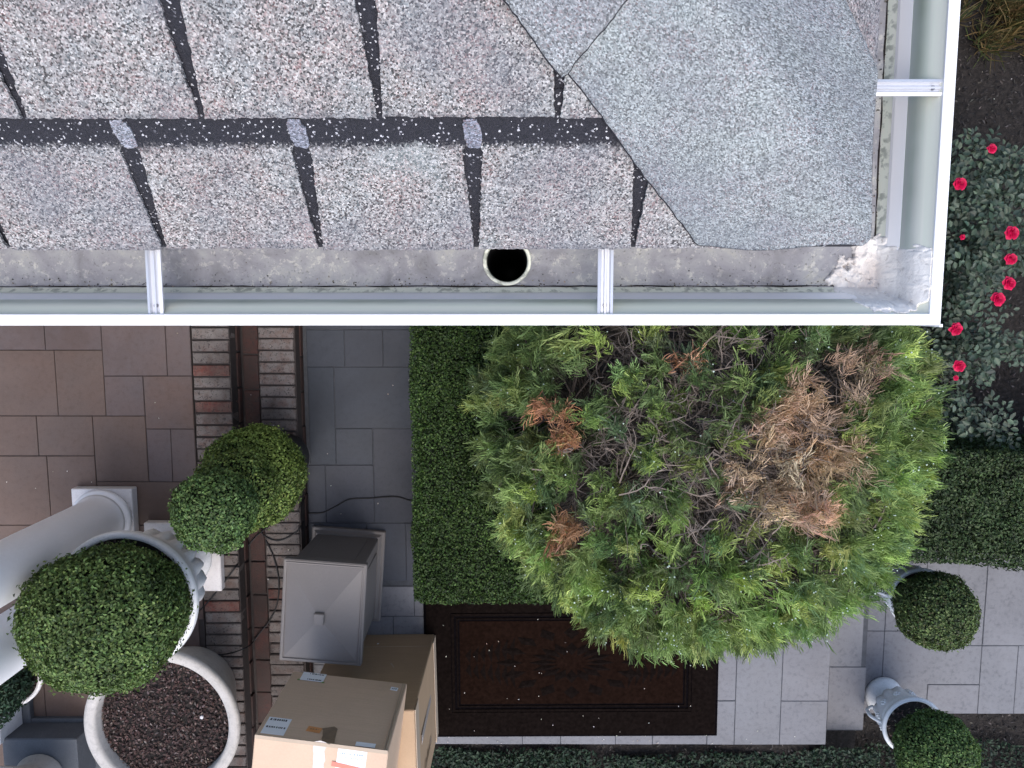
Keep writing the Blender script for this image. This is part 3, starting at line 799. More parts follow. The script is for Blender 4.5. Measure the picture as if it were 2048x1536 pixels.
# the big juniper ------------------------------------------------
jc = np.array([.835, -.645, .90]); jr = np.array([1.02, 1.02, .98])
jun = thing('juniper_shrub', 'large rounded juniper with brown dead patches and bare twigs on top', 'shrub', (jc[0], jc[1], -.05))
jo = np.array([jc[0], jc[1], -.05])
def patch_dist(q, lst):
    """how deep a point lies in any of the patches (0 outside); patches given where the photograph shows them"""
    m = np.zeros(len(q)); pq = proj(q)
    for px, py, rp in lst:
        m = np.maximum(m, 1 - np.hypot(pq[:, 0] - px, pq[:, 1] - py) / rp)
    return m
def on_shell(px, py, k=1.0):
    """point of the shrub's outer shell seen at a photo position"""
    z = 1.6
    for _ in range(12):
        c = P(px, py, z); q = np.array([c.x, c.y]) - jc[:2]; e = 1 - (q[0] / (jr[0] * k)) ** 2 - (q[1] / (jr[1] * k)) ** 2
        if e < .02: return None
        z = .5 * z + .5 * (jc[2] + jr[2] * k * math.sqrt(e))
    return np.array([q[0], q[1], z - jc[2]])
DEAD = [(1570, 900, 70), (1630, 850, 50), (1520, 950, 58), (1600, 985, 66), (1680, 890, 42), (1600, 790, 34), (1650, 1030, 38), (1560, 840, 42)]
TAN = [(1740, 745, 70), (1710, 930, 42)]
RUST = [(1100, 850, 40), (1075, 820, 22), (1125, 1060, 26), (1112, 1092, 18), (1368, 712, 22), (1118, 890, 22)]
BARE = [(1440, 1020, 75), (1520, 1065, 60), (1480, 870, 45), (1260, 690, 55), (1380, 790, 45), (1450, 690, 75), (1340, 930, 40), (1200, 905, 30), (1590, 690, 40), (1160, 960, 30), (1290, 860, 40)]
nC = 1250
d = sphere_pts(nC, -.35)
rad = (.985 + .05 * vnoise(d, 3.1, 2) - np.abs(rng.normal(0, .055, nC)))
cc = d * jr * rad[:, None]
cw = cc + jc
bare = patch_dist(cw + d * .05, BARE); upness = np.clip(d[:, 2], 0, 1)
keep = (rng.uniform(0, 1, nC) > np.clip(bare * 1.6, 0, .90)) & (cw[:, 2] > .12)
# hollow crown: centre tops are thinner
keep &= rng.uniform(0, 1, nC) > .05 * (d[:, 2] > .7)
d, cc, cw = d[keep], cc[keep], cw[keep]; nC = len(d)
dead = (patch_dist(cw + d * .06, DEAD) > 0) & (d[:, 2] > .3); tan = (patch_dist(cw + d * .06, TAN) > 0) & (d[:, 2] > .3) & ~dead; rust = (patch_dist(cw + d * .06, RUST) > 0) & (d[:, 2] > .3)
# extra clumps in the small rust patches
def extra(lst, n, lift=0.0):
    out = []
    for px, py, rp in lst:
        for _ in range(n):
            q = on_shell(px + random.gauss(0, rp * .4), py + random.gauss(0, rp * .4))
            if q is not None: out.append(list(q * .97))
    return np.array(out)
e1 = extra(RUST, 2, .02); e2 = extra(DEAD, 4, .0)
def add(e, kind):
    global cc, d, dead, tan, rust, nC
    cc = np.concatenate([cc, e]); d = np.concatenate([d, unit(e / jr)])
    z = np.zeros(len(e), bool); o = np.ones(len(e), bool)
    dead = np.concatenate([dead, o if kind == 'd' else z]); tan = np.concatenate([tan, z]); rust = np.concatenate([rust, o if kind == 'r' else z]); nC = len(cc)
add(e1, 'r'); add(e2, 'd')
def tufts(cen, dirs, nt, nth, tl, tw, spread, cluster, plume=.11):
    """nt plumes radiate from each clump centre, nth threads fan off each plume; returns verts, quads, clump index per thread, tips"""
    n = len(cen); base = np.repeat(cen, nt, 0) + rng.normal(0, cluster, (n * nt, 3)); dd = np.repeat(dirs, nt, 0)
    td = unit(dd + rng.normal(0, .62, dd.shape)); pl = plume * rng.uniform(.6, 1.25, (n * nt, 1)); base = base - td * pl * .6
    ci = np.repeat(np.arange(n), nt)
    fan = unit(np.cross(td, rng.normal(0, 1, td.shape)))
    b = np.repeat(base, nth, 0); t = np.repeat(td, nth, 0); f = np.repeat(fan, nth, 0); pl = np.repeat(pl, nth, 0); m = len(b); ci = np.repeat(ci, nth)
    k = np.tile(np.linspace(0, 1, nth), n * nt)[:, None] + rng.uniform(-.04, .04, (m, 1))
    sg = np.where(np.arange(m)[:, None] % 2 == 0, 1., -1.); lat = np.cross(t, f)
    b = b + t * pl * k + f * sg * .002
    s = unit(t + f * sg * spread * (1.15 - .8 * k) + lat * rng.normal(0, .22, (m, 1)) + rng.normal(0, .10, (m, 3)))
    L = tl * rng.uniform(.7, 1.2, (m, 1)) * (1.15 - .35 * k)
    p1 = b + s * L * .5; p2 = p1 + unit(s * .5 + t * .8 + np.array([[0, 0, .25]]) + rng.normal(0, .12, (m, 3))) * L * .5
    side = unit(np.cross(s, rng.normal(0, 1, (m, 3)))); w = tw * rng.uniform(.7, 1.3, (m, 1))
    V = np.stack([b - side * w * .4, b + side * w * .4, p1 - side * w * .5, p1 + side * w * .5, p2 - side * w * .25, p2 + side * w * .25], 1).reshape(-1, 3)
    i = np.arange(m)[:, None] * 6
    Q = np.concatenate([i + [[0, 1, 3, 2]], i + [[2, 3, 5, 4]]], 1).reshape(-1, 4)
    return V, Q, ci, p2
alive = ~(dead | tan | rust)
def sprays(name, mask, cols, w, nt, nth, tl, tw, spread, cluster, cj=.25):
    cen, di = cc[mask] + jc - jo, unit(d[mask] / jr * .8 + np.array([[0, 0, .35]]) + rng.normal(0, .35, (int(mask.sum()), 3)))
    V, Q, ci, tips = tufts(cen, di, nt, nth, tl, tw, spread, cluster)
    m = len(Q) // 2
    clump = tint_mix(len(cen), cols, w, cj)                 # a colour per clump, a little per thread
    t = clump[ci] * (1 + rng.normal(0, .16, (m, 1)))
    tv = np.repeat(t, 6, 0).reshape(-1, 6, 3); tv[:, 4:, :] *= 1.15
    o = np_mesh(name, V, Q, MAT['needle'], jun, np.clip(tv.reshape(-1, 3), .003, 1), 4); o['kind'] = 'stuff'
    return tips + jo
# light painted in: brighter tints away from the house, bluish-dark shade towards it
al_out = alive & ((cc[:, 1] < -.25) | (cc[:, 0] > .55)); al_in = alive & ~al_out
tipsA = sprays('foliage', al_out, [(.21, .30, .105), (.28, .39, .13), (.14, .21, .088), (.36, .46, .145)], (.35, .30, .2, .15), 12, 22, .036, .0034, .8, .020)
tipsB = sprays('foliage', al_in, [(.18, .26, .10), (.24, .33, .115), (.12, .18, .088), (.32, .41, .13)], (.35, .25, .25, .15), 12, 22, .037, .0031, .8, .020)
sprays('dead_foliage', dead, [(.52, .38, .27), (.58, .45, .33), (.36, .26, .18), (.56, .39, .26)], (.3, .3, .2, .2), 8, 18, .044, .0029, .75, .03)
sprays('dead_foliage', tan, [(.42, .32, .23), (.34, .25, .18)], (.5, .5), 8, 18, .040, .0028, .75, .03)
sprays('dead_foliage', rust, [(.42, .22, .13), (.36, .20, .12), (.50, .30, .19)], (.4, .3, .3), 6, 16, .042, .0034, .75, .018)
# berries
bt_ = np.concatenate([tipsA[rng.choice(len(tipsA), 900)], tipsB[rng.choice(len(tipsB), 420)]]) - jo
ic = bmesh.new(); bmesh.ops.create_icosphere(ic, subdivisions=1, radius=1); iv = np.array([v.co[:] for v in ic.verts]); ifc = np.array([[v.index for v in f.verts] for f in ic.faces]); ic.free()
cl = bt_ + rng.normal(0, .002, bt_.shape)
cl = np.concatenate([cl, cl[:700] + rng.normal(0, .014, (700, 3))]); rr = rng.uniform(.0024, .0042, (len(cl), 1, 1))
BV = (iv[None] * rr + cl[:, None]).reshape(-1, 3); BF = (ifc[None] + (np.arange(len(cl)) * len(iv))[:, None, None]).reshape(-1, 3)
o = np_mesh('berries', BV, BF, plain('pale_berries', (.55, .66, .58), .5, .4, 0, .1), jun, None, 3, True); o['kind'] = 'stuff'
# limbs and twigs
def j2(v): return Vector(v) - Vector(jo)
base = Vector((jc[0], jc[1], -.05)) - Vector(jo)
paths, radii = [], []
limb_tips = []
for k in range(9):
    a = 2 * math.pi * k / 9 + random.uniform(-.2, .2); e = random.uniform(.35, .7)
    tip = Vector((jc[0] + math.cos(a) * jr[0] * e, jc[1] + math.sin(a) * jr[1] * e, jc[2] + jr[2] * .55 * random.uniform(.8, 1.1)))
    m1 = base + (j2(tip) - base) * .35 + Vector((random.uniform(-.05, .05), random.uniform(-.05, .05), -.05)); m2 = base + (j2(tip) - base) * .7 + Vector((random.uniform(-.06, .06), random.uniform(-.06, .06), -.03))
    pth = smooth_path([base + Vector((random.uniform(-.05, .05), random.uniform(-.05, .05), 0)), m1, m2, j2(tip)], 5)
    paths.append(pth); n = len(pth); radii.append([.034 - .024 * i / n for i in range(n)]); limb_tips += pth[6:]
tubes('trunk', paths, radii, MAT['bark'], jun, 7)
paths, radii = [], []
for c in cc[::1]:
    q = Vector(c + jc - jo); s = min(random.sample(limb_tips, 14), key=lambda v: (v - q).length)
    if (s - q).length > .9 and random.random() < .6: continue
    mid = (s + q) * .5 + Vector((random.uniform(-.06, .06), random.uniform(-.06, .06), random.uniform(-.06, .02)))
    pth = smooth_path([s, mid, q], 3); paths.append(pth); radii.append([.0065 - .0045 * i / len(pth) for i in range(len(pth))])
tubes('branches', paths, radii, MAT['bark'], jun, 4)['kind'] = 'stuff'
paths, radii = [], []
def shell_pt(px, py, k=1.0):
    q = on_shell(px, py, k)
    return None if q is None else Vector(q + jc - jo)
for px, py, rp in BARE + DEAD[:5] + [(1300, 850, 150), (1450, 800, 150), (1350, 1000, 120)]:
    for _ in range(int(rp * .45)):
        q = shell_pt(px + random.gauss(0, rp * .6), py + random.gauss(0, rp * .6), random.uniform(.80, 1.0))
        if q is None: continue
        # a crooked twig that forks twice
        dr = Vector((q.x * .5 + random.gauss(0, .5), q.y * .5 + random.gauss(0, .5), random.uniform(.15, .8))).normalized()
        L = random.uniform(.12, .26); p = q - dr * L * .8; pts = [p.copy()]; dd = dr.copy()
        for s in range(6):
            dd = (dd + Vector((random.gauss(0, .22), random.gauss(0, .22), random.gauss(0, .15)))).normalized(); p = p + dd * L / 6; pts.append(p.copy())
        paths.append(pts); radii.append([.0034 - .0022 * i / 6 for i in range(7)])
        for s in range(random.randint(3, 6)):
            k = random.randint(1, 5); b0 = pts[k]; bd = (dd + Vector((random.gauss(0, .7), random.gauss(0, .7), random.gauss(0, .4)))).normalized(); l2 = L * random.uniform(.2, .45)
            b1 = b0 + bd * l2 * .5; b2 = b1 + (bd + Vector((random.gauss(0, .35), random.gauss(0, .35), .1))).normalized() * l2 * .5
            paths.append([b0, b1, b2]); radii.append([.0019, .0014, .0008])
tubes('bare_twigs', paths, radii, MAT['twig'], jun, 3, False)['kind'] = 'stuff'

# ------------------------------------------------------------------ ground planting and mulch chips
def scatter(n, x0, x1, y0, y1, z, dz=.03): return np.stack([rng.uniform(x0, x1, n), rng.uniform(y0, y1, n), z + rng.uniform(0, 1, n) * dz], 1)
def chips(name, pts, label, L=.028, W=.010, parent=None, cols=((.018, .015, .0135), (.032, .027, .024), (.010, .008, .008), (.075, .065, .06)), w=(.38, .3, .16, .16)):
    n = len(pts); o = leaves(name, pts, np.tile([0, 0, 1.], (n, 1)), L, W, MAT['chip'], tint_mix(n, cols, w, .3), parent, .4, .1)
    if label: tag(o, label, None, None, 'stuff')
    return o
chips('mulch', np.concatenate([scatter(9000, 2.2, 4.4, -.9, 2.6, -.375, .03), scatter(2600, 2.3, 4.2, -3.6, YF + .03, -.375, .03), scatter(2500, -.6, 2.1, -3.4, YF - .005, -.07, .03)]), 'loose bark chips over the garden beds')
def ground_cover(n, x0, x1, y0, y1, z, h, label, keep=None):
    p = scatter(n, x0, x1, y0, y1, z, 0)
    m = vnoise(p, 3.2, 5) * .5 + .5
    if keep is not None: kk = keep(p); p, m = p[kk], m[kk]
    p[:, 2] += h * m * rng.uniform(.3, 1, len(p)) + .01
    t = tint_mix(len(p), [(.018, .034, .020), (.029, .052, .030), (.048, .080, .048), (.010, .018, .011)], (.4, .3, .12, .18))
    return tag(leaves('ground_cover', p, np.tile([0, 0, 1.], (len(p), 1)), .030, .017, MAT['leaf'], t, None, .45), label, None, None, 'stuff')
ground_cover(26000, -.9, 2.30, -3.7, YF - .03, -.06, .10, 'dark glossy creeping ground cover in front of the landing',
             lambda p: (p[:, 1] < YF - .035 - .05 * (vnoise(p, 4, 1) + .3)) & (rng.uniform(0, 1, len(p)) > .5 * (vnoise(p, 6, 9) > .35)))
ground_cover(9000, 2.30, 4.4, -3.9, -2.92, -.36, .14, 'dark creeping ground cover below the lower path',
             lambda p: p[:, 1] < -2.99 + .05 * vnoise(p, 5, 3))
# straw-coloured grass clump at the top right
gp = P(2040, 20, -.3)
gr = thing('grass_clump', 'yellow brown clump of dry grass in the dark mulch, top right', 'grass clump', (gp.x, gp.y, -.36))
c0 = rng.normal(0, .14, (90, 3)); c0[:, 2] = 0
V, Q, ci, _ = tufts(c0 + [[0, 0, .03]], unit(np.tile([0, 0, 1.], (90, 1)) + rng.normal(0, .3, (90, 3))), 2, 7, .16, .006, .8, .02, .06)
o = np_mesh('foliage', V, Q, MAT['needle'], gr, np.repeat(tint_mix(len(Q) // 2, [(.17, .12, .05), (.11, .09, .04), (.07, .09, .03)], (.4, .3, .3)), 6, 0), 4); o['kind'] = 'stuff'

# rose bushes -----------------------------------------------------
def rose_bush(label, plants, flowers, buds=()):
    c = P(*plants[0][:2], .2); z0 = -.36
    t = thing('rose_bush', label, 'rose bush', (c.x, c.y, z0), 0, 'red rose bushes along the right bed')
    org = np.array([c.x, c.y, z0]); paths, radii = [], []; PP, NN = [], []
    for px, py, rp, n in plants:
        ctr = P(px, py, .2); r = rp / F * 4.2; foot = Vector((ctr.x, ctr.y, z0))
        for s in range(n):
            a = random.uniform(0, 2 * math.pi); q = r * math.sqrt(random.random()); tip = Vector((ctr.x + q * math.cos(a), ctr.y + q * math.sin(a), random.uniform(.0, .42) - .12 * (q / r)))
            mid = (foot + tip) * .5 + Vector((random.uniform(-.04, .04), random.uniform(-.04, .04), .06))
            pth = [p - Vector(org) for p in smooth_path([foot + Vector((random.gauss(0, .03), random.gauss(0, .03), 0)), mid, tip], 4)]
            if s % 3 == 0: paths.append(pth); radii.append([.0045 - .003 * i / len(pth) for i in range(len(pth))])
            # compound leaf: rachis and five leaflets
            ra = random.uniform(0, 2 * math.pi); rd = Vector((math.cos(ra), math.sin(ra), random.uniform(-.25, .35))).normalized(); sd_ = Vector((-math.sin(ra), math.cos(ra), 0))
            for k, (al, si) in enumerate(((.035, 1), (.035, -1), (.065, 1), (.065, -1), (.095, 0))):
                PP.append((pth[-1] + rd * al + sd_ * si * .024, (rd * (.4 if si else 1) + sd_ * si).normalized()))
    L, W = .042, .026
    pts = np.array([p[:] for p, _ in PP]); dr = unit(np.array([q[:] for _, q in PP]) + rng.normal(0, .12, (len(PP), 3)))
    n = len(pts); up = unit(np.tile([0, 0, 1.], (n, 1)) + rng.normal(0, .35, (n, 3))); s = unit(np.cross(dr, up)); up = np.cross(s, dr); LL = L * rng.uniform(.6, 1.15, (n, 1)); WW = W * LL / L
    q = [pts - dr * LL * .5, pts - dr * LL * .15 - s * WW * .48 + up * .003, pts + dr * LL * .25 - s * WW * .36 + up * .003, pts + dr * LL * .5 - up * .004, pts + dr * LL * .25 + s * WW * .36 + up * .003, pts - dr * LL * .15 + s * WW * .48 + up * .003]
    V = np.stack(q, 1).reshape(-1, 3); i = np.arange(n)[:, None] * 6
    Q = np.concatenate([i + [[0, 3, 2, 1]], i + [[0, 5, 4, 3]]], 1).reshape(-1, 4)
    o = np_mesh('foliage', V, Q, MAT['rose_leaf'], t, np.repeat(tint_mix(n, [(.040, .068, .042), (.056, .088, .056), (.028, .050, .032), (.080, .118, .078)], (.35, .3, .2, .15)), 6, 0), 4); o['kind'] = 'stuff'
    tubes('stems', paths, radii, plain('rose_stem', (.06, .07, .04), .8), t, 4)['kind'] = 'stuff'
    for px, py, rp in flowers + [(a, b, 6) for a, b in buds]:
        fz = .42; f = P(px, py, fz); R_ = rp / F * 4.03
        rose(t, f - Vector(org), R_)
        paths2 = [[Vector((f.x - org[0], f.y - org[1], f.z - org[2] - R_ * .3)), Vector((f.x - org[0] + .02, f.y - org[1] + .03, f.z - org[2] - .25))]]
        tubes('flower_stem', paths2, [.0022], bpy.data.materials['rose_stem'], t, 4)
def rose(parent, c, r):
    V, T_, tint = [], [], []
    rg = np.random.default_rng(int(abs(c.x) * 9999) % 9999)
    for layer, (nr, rad, lift, open_) in enumerate(((6, 1.0, 0.0, .25), (6, .8, .10, .5), (5, .55, .2, .9), (4, .32, .28, 1.4))):
        for k in range(nr):
            a = 2 * math.pi * (k + layer * .37) / nr + rg.normal(0, .12); ca, sa = math.cos(a), math.sin(a); w = math.pi / nr * 1.25
            base = len(V)
            for i, (rr, hh) in enumerate(((0.05, 0), (.6, .25 * open_), (1.0, .55 * open_ - (.12 if layer == 0 else 0)))):
                for j in (-1, 0, 1):
                    aa = a + j * w * (1 if i == 1 else .72 if i == 2 else .5); q = rad * rr * (1 - .10 * abs(j) * (i == 2)) * (1 + rg.normal(0, .05))
                    V.append((c.x + r * q * math.cos(aa), c.y + r * q * math.sin(aa), c.z + r * (lift + hh * rad + rg.normal(0, .03) + (-.06 if j == 0 else .03))))
            for i in range(2):
                for j in range(2): b = base + i * 3 + j; T_.append((b, b + 1, b + 4, b + 3))
            cl = np.array((.82, .010, .11)) * rg.uniform(.8, 1.1) * (1 - .12 * layer); tint += [cl] * 9
    np_mesh('rose_flower', np.array(V), np.array(T_), MAT['petal'], parent, np.clip(np.array(tint), 0, 1), 4, True)
rose_bush('bushy rose plant with one small and one open red bloom beside the gutter, topmost', [(1965, 345, 80, 105), (1925, 400, 60, 62), (2060, 380, 80, 70)], [(1984, 297, 10), (1920, 368, 14)])
rose_bush('wide rose bush with a chain of red blooms at the right edge', [(1985, 500, 70, 95), (1930, 520, 60, 80), (1935, 610, 50, 60), (2070, 480, 60, 50)], [(2024, 466, 15), (2022, 518, 13), (2018, 567, 14), (1996, 598, 15)], [(1925, 474)])
rose_bush('loose rose bush with two red blooms just right of the juniper', [(1930, 700, 60, 80), (1990, 690, 42, 46), (1925, 790, 50, 34)], [(1912, 658, 14), (1919, 732, 13)], [(1912, 756)])
rose_bush('small grey-green rose shoot without blooms above the dark hedge', [(1940, 845, 45, 46), (1990, 850, 28, 22)], [])

# ------------------------------------------------------------------ columns
def column(px, py, label):
    c = P(px, py, ZT + .06)
    t = thing('column', label, 'column', (c.x, c.y, ZT), 0, 'white round porch columns')
    bm = bmesh.new(); box(bm, -.17, .17, -.17, .17, 0, .06); bevel(bm, .004); bm_obj('plinth', bm, MAT['marble'], t)
    lathe('base_ring', [(.158, .06), (.166, .066), (.169, .08), (.166, .094), (.158, .10), (.152, .104), (.150, .110)], MAT['column'], t, 64)
    lathe('shaft', [(.150, .110), (.143, .125), (.137, .15), (.135, .20), (.135, 1.0), (.130, 1.8), (.122, 2.75)], MAT['column'], t, 64)
    lathe('capital', [(.122, 2.75), (.130, 2.76), (.130, 2.78), (.122, 2.79), (.122, 2.83), (.15, 2.87), (.17, 2.89), (.17, 2.93)], MAT['column'], t, 48)
column(206, 1037, 'white column whose square base shows, nearer the roof')
column(194, 1166, 'white column whose base is hidden behind the big topiary ball')

# ------------------------------------------------------------------ pots and topiaries
def soil_disc(parent, r, z, n=1200, cols=((.05, .028, .024), (.09, .055, .048), (.03, .018, .016), (.20, .16, .14))):
    bm = bmesh.new(); bmesh.ops.create_circle(bm, cap_ends=True, segments=48, radius=r); 
    for v in bm.verts: v.co.z = z
    s = bm_obj('soil', bm, MAT['soil'], parent)
    a = rng.uniform(0, 2 * np.pi, n); q = np.sqrt(rng.uniform(0, 1, n)) * r * .99
    p = np.stack([q * np.cos(a), q * np.sin(a), z + .004 + rng.uniform(0, .012, n)], 1)
    chips('bark_chips', p, None, .020, .010, parent, cols, (.4, .3, .2, .1))['kind'] = 'stuff'

# big cast stone urn at the step edge
uc = P(374, 1108, ZT)
urn = thing('stone_urn', 'large pale cast stone urn on a marble base at the terrace edge', 'urn', (uc.x, uc.y, ZT), 0, 'cast stone urns with boxwood balls')
bm = bmesh.new(); box(bm, -.212, .212, -.20, .20, 0, .055); bevel(bm, .005)
bm_obj('plinth', bm, MAT['marble'], urn)
lathe('foot', [(.165, .055), (.165, .072), (.150, .084), (.125, .10, .06), (.085, .135, .12), (.065, .18, .12), (.07, .205, .08)], MAT['urn'], urn, 96, 16)
lathe('bowl', [(.07, .205), (.13, .225, .10), (.20, .29, .16), (.245, .37, .17), (.262, .43, .12), (.262, .47, .03), (.270, .50), (.29, .56), (.325, .63)], MAT['urn'], urn, 120, 20)
lathe('rim', [(.325, .63), (.340, .645), (.346, .66), (.345, .682), (.338, .692), (.318, .692), (.312, .68), (.308, .66), (.30, .62)], MAT['urn'], urn, 72, close=False)
soil_disc(urn, .312, .672, 500)
bc = P(212, 1232, 1.25)
top1 = thing('topiary', 'biggest clipped boxwood ball, growing in the large urn', 'topiary', (bc.x, bc.y, ZT + .69))
trunk(top1, [Vector((0, 0, 0)), Vector((0, 0, .25))], .018, .015)
ball(top1, (0, 0, 1.25 - ZT - .69), .352, .018, .011, [(.095, .150, .050), (.130, .200, .064), (.18, .26, .085), (.055, .090, .036)], (.35, .33, .17, .15), 2.3, .05, .9, ysq=.90)

# round cement planter with bark
pc = P(322, 1452, .72)
rp_ = thing('round_planter', 'large round cement planter filled with red-brown bark, nothing growing', 'planter', (pc.x, pc.y, ZT))
lathe('pot', [(.24, 0), (.25, .02), (.30, .15), (.355, .30), (.37, .36), (.39, .37), (.410, .385), (.414, .40), (.410, .418), (.396, .424), (.368, .422), (.356, .415), (.352, .40), (.350, .385)], MAT['cement'], rp_, 96, close=False)
lathe('inner_lip', [(.351, .392), (.349, .380), (.346, .35), (.344, .30)], MAT['cement'], rp_, 96, close=False)
soil_disc(rp_, .344, .355, 3600, ((.040, .021, .018), (.070, .040, .034), (.024, .013, .011), (.14, .11, .10)))
bm = bmesh.new(); bmesh.ops.create_icosphere(bm, subdivisions=1, radius=.011); q = P(404, 1434, ZT + .371)
pb = bm_obj('pebble', bm, MAT['marble'], None, (q.x, q.y, ZT + .373)); tag(pb, 'small white pebble on the bark of the round planter', 'pebble')

# planter on a grey block at the bottom left corner
gp_ = P(120, 1560, .55)
q = P(152, 1478, .50); blk = thing('stone_block', 'grey stepped stone block under the corner planter', 'plinth', (q.x - .21, q.y - .22, ZT))
bm = bmesh.new(); box(bm, -.24, .24, -.24, .24, 0, .03); bevel(bm, .004); bm_obj('base_slab', bm, MAT['greystone'], blk)
bm = bmesh.new(); box(bm, -.21, .21, -.22, .22, .03, .20); bevel(bm, .006); bm_obj('block', bm, MAT['greystone'], blk)
cpx = P(38, 1602, .78); cp = thing('planter', 'cement planter rim in the bottom left corner', 'planter', (blk.location.x, blk.location.y, ZT + .20))
ox, oy = cpx.x - blk.location.x, cpx.y - blk.location.y
lathe('pot', [(.13, 0), (.14, .02), (.12, .06), (.16, .16), (.20, .25), (.232, .26), (.236, .275), (.230, .29), (.205, .288), (.197, .26)], MAT['cement'], cp, 64, close=False)
soil_disc(cp, .197, .255, 500)

# plant at the left edge behind the columns
lq = P(6, 1375, .62)
lp_ = thing('potted_bush', 'dark green bush in a pale pot behind the second column, left edge', 'potted plant', (lq.x - .06, lq.y, ZT))
lathe('pot', [(.13, 0), (.15, .03), (.17, .14), (.185, .17), (.185, .19), (.165, .19), (.16, .17)], MAT['marble'], lp_, 48, close=False)
soil_disc(lp_, .16, .165, 200)
ball(lp_, (0, 0, .34), .185, .024, .013, [(.030, .060, .036), (.042, .080, .046), (.020, .042, .026)], (.4, .35, .25), 1.6, .12)
pq = P(-22, 1455, .52)
pd = thing('stone_pedestal', 'pale worn stone pedestal cut off by the left edge', 'pedestal', (pq.x - .06, pq.y, ZT))
bm = bmesh.new(); box(bm, -.17, .17, -.13, .13, 0, .04); bevel(bm, .004); bm_obj('base', bm, MAT['greystone'], pd)
bm = bmesh.new(); box(bm, -.13, .13, -.11, .11, .04, .23, (.008, .008)); bevel(bm, .008); bm_obj('block', bm, MAT['urn'], pd)

# double ball topiary in a black nursery pot on the steps
dc = P(510, 950, .76); d2 = P(430, 1020, 1.25); pp = P(530, 942, .52)
blackpot = thing('nursery_pot', 'round black plastic pot standing on the brick steps', 'pot', (pp.x, pp.y, Z1))
lathe('pot', [(.135, 0), (.14, .01), (.175, .30), (.190, .33), (.203, .335), (.205, .365), (.198, .368), (.192, .34)], MAT['black_pot'], blackpot, 56, close=True)
soil_disc(blackpot, .188, .345, 300)
dt = thing('topiary', 'two-ball boxwood topiary with yellow-green new growth, in the black pot', 'topiary', (pp.x, pp.y, Z1 + .34))
o0 = Vector((pp.x, pp.y, Z1 + .34))
trunk(dt, [Vector((0, 0, 0)), dc - o0, d2 - o0], .016, .010)
LT = [(.11, .165, .048), (.15, .215, .058), (.20, .27, .075), (.065, .105, .036)]
ball(dt, tuple(dc - o0), .252, .0165, .0100, LT, (.3, .33, .22, .15), 2.3, .05, .95, young=(.5, .8, .5))
ball(dt, tuple((dc * .52 + d2 * .48) - o0), .195, .0165, .0100, LT, (.3, .33, .22, .15), 1.8, .07, 1.1)
ball(dt, tuple(d2 - o0), .180, .0165, .0100, [(.085, .145, .052), (.115, .19, .064), (.16, .245, .085), (.05, .09, .038)], (.35, .33, .17, .15), 2.3, .06, .95)

# pair of pedestal urns with balls by the lower path
def small_urn(cx, cy, label, blabel, cols, w, lump, bz, br):
    t = thing('stone_urn', label, 'urn', (cx, cy, -.30), 0, 'cast stone urns with boxwood balls')
    lathe('foot', [(.118, 0), (.122, .012), (.120, .03), (.108, .045), (.088, .055), (.055, .075), (.050, .10), (.062, .115)], MAT['urn'], t, 64)
    lathe('bowl', [(.062, .115), (.105, .135, .10), (.140, .18, .14), (.150, .22, .08), (.150, .25), (.158, .30), (.170, .36)], MAT['urn'], t, 96, 12)
    for k in range(10):                                       # relief flowers round the belly
        a = 2 * math.pi * k / 10; bm = bmesh.new()
        for s in range(6):
            b = 2 * math.pi * s / 6
            bmesh.ops.create_uvsphere(bm, u_segments=6, v_segments=4, radius=.009, matrix=Matrix.Translation((.154 * math.cos(a) - .014 * math.cos(b) * math.sin(a), .154 * math.sin(a) + .014 * math.cos(b) * math.cos(a), .262 + .014 * math.sin(b))))
        bmesh.ops.create_uvsphere(bm, u_segments=6, v_segments=4, radius=.008, matrix=Matrix.Translation((.160 * math.cos(a), .160 * math.sin(a), .262)))
        bm_obj('relief', bm, MAT['urn'], t, smooth=True)
    for s in (1, -1):                                         # scrolled handles
        pts = [Vector((s * .14, .0, .16)), Vector((s * .19, 0, .19)), Vector((s * .205, 0, .26)), Vector((s * .185, 0, .32)), Vector((s * .165, 0, .34))]
        tubes('handle', [smooth_path(pts, 5)], [.011], MAT['urn'], t, 8)
    lathe('rim', [(.170, .36), (.184, .368), (.188, .382), (.182, .393), (.168, .394), (.162, .385), (.158, .36)], MAT['urn'], t, 64, close=False)
    soil_disc(t, .160, .365, 260)
    b = thing('topiary', blabel, 'topiary', (cx, cy, .07))
    trunk(b, [Vector((0, 0, 0)), Vector((0, 0, .12))], .014, .012)
    ball(b, (0, 0, bz), br, .0175, .0105, cols, w, 2.2, lump, .95)
    return t
small_urn(2.45, -2.61, 'small footed urn with relief flowers at the bottom right of the path', 'boxwood ball in the footed urn at the bottom right',
          [(.085, .145, .050), (.115, .19, .06), (.16, .24, .08), (.05, .09, .036)], (.35, .33, .17, .15), .04, .27, .226)
small_urn(2.443, -1.79, 'small footed urn half hidden by the juniper and its own ball', 'olive-brown boxwood ball beside the juniper on the lower path',
          [(.080, .120, .044), (.105, .155, .055), (.155, .205, .075), (.10, .10, .05), (.042, .064, .030)], (.32, .26, .16, .08, .18), .04, .19, .222)

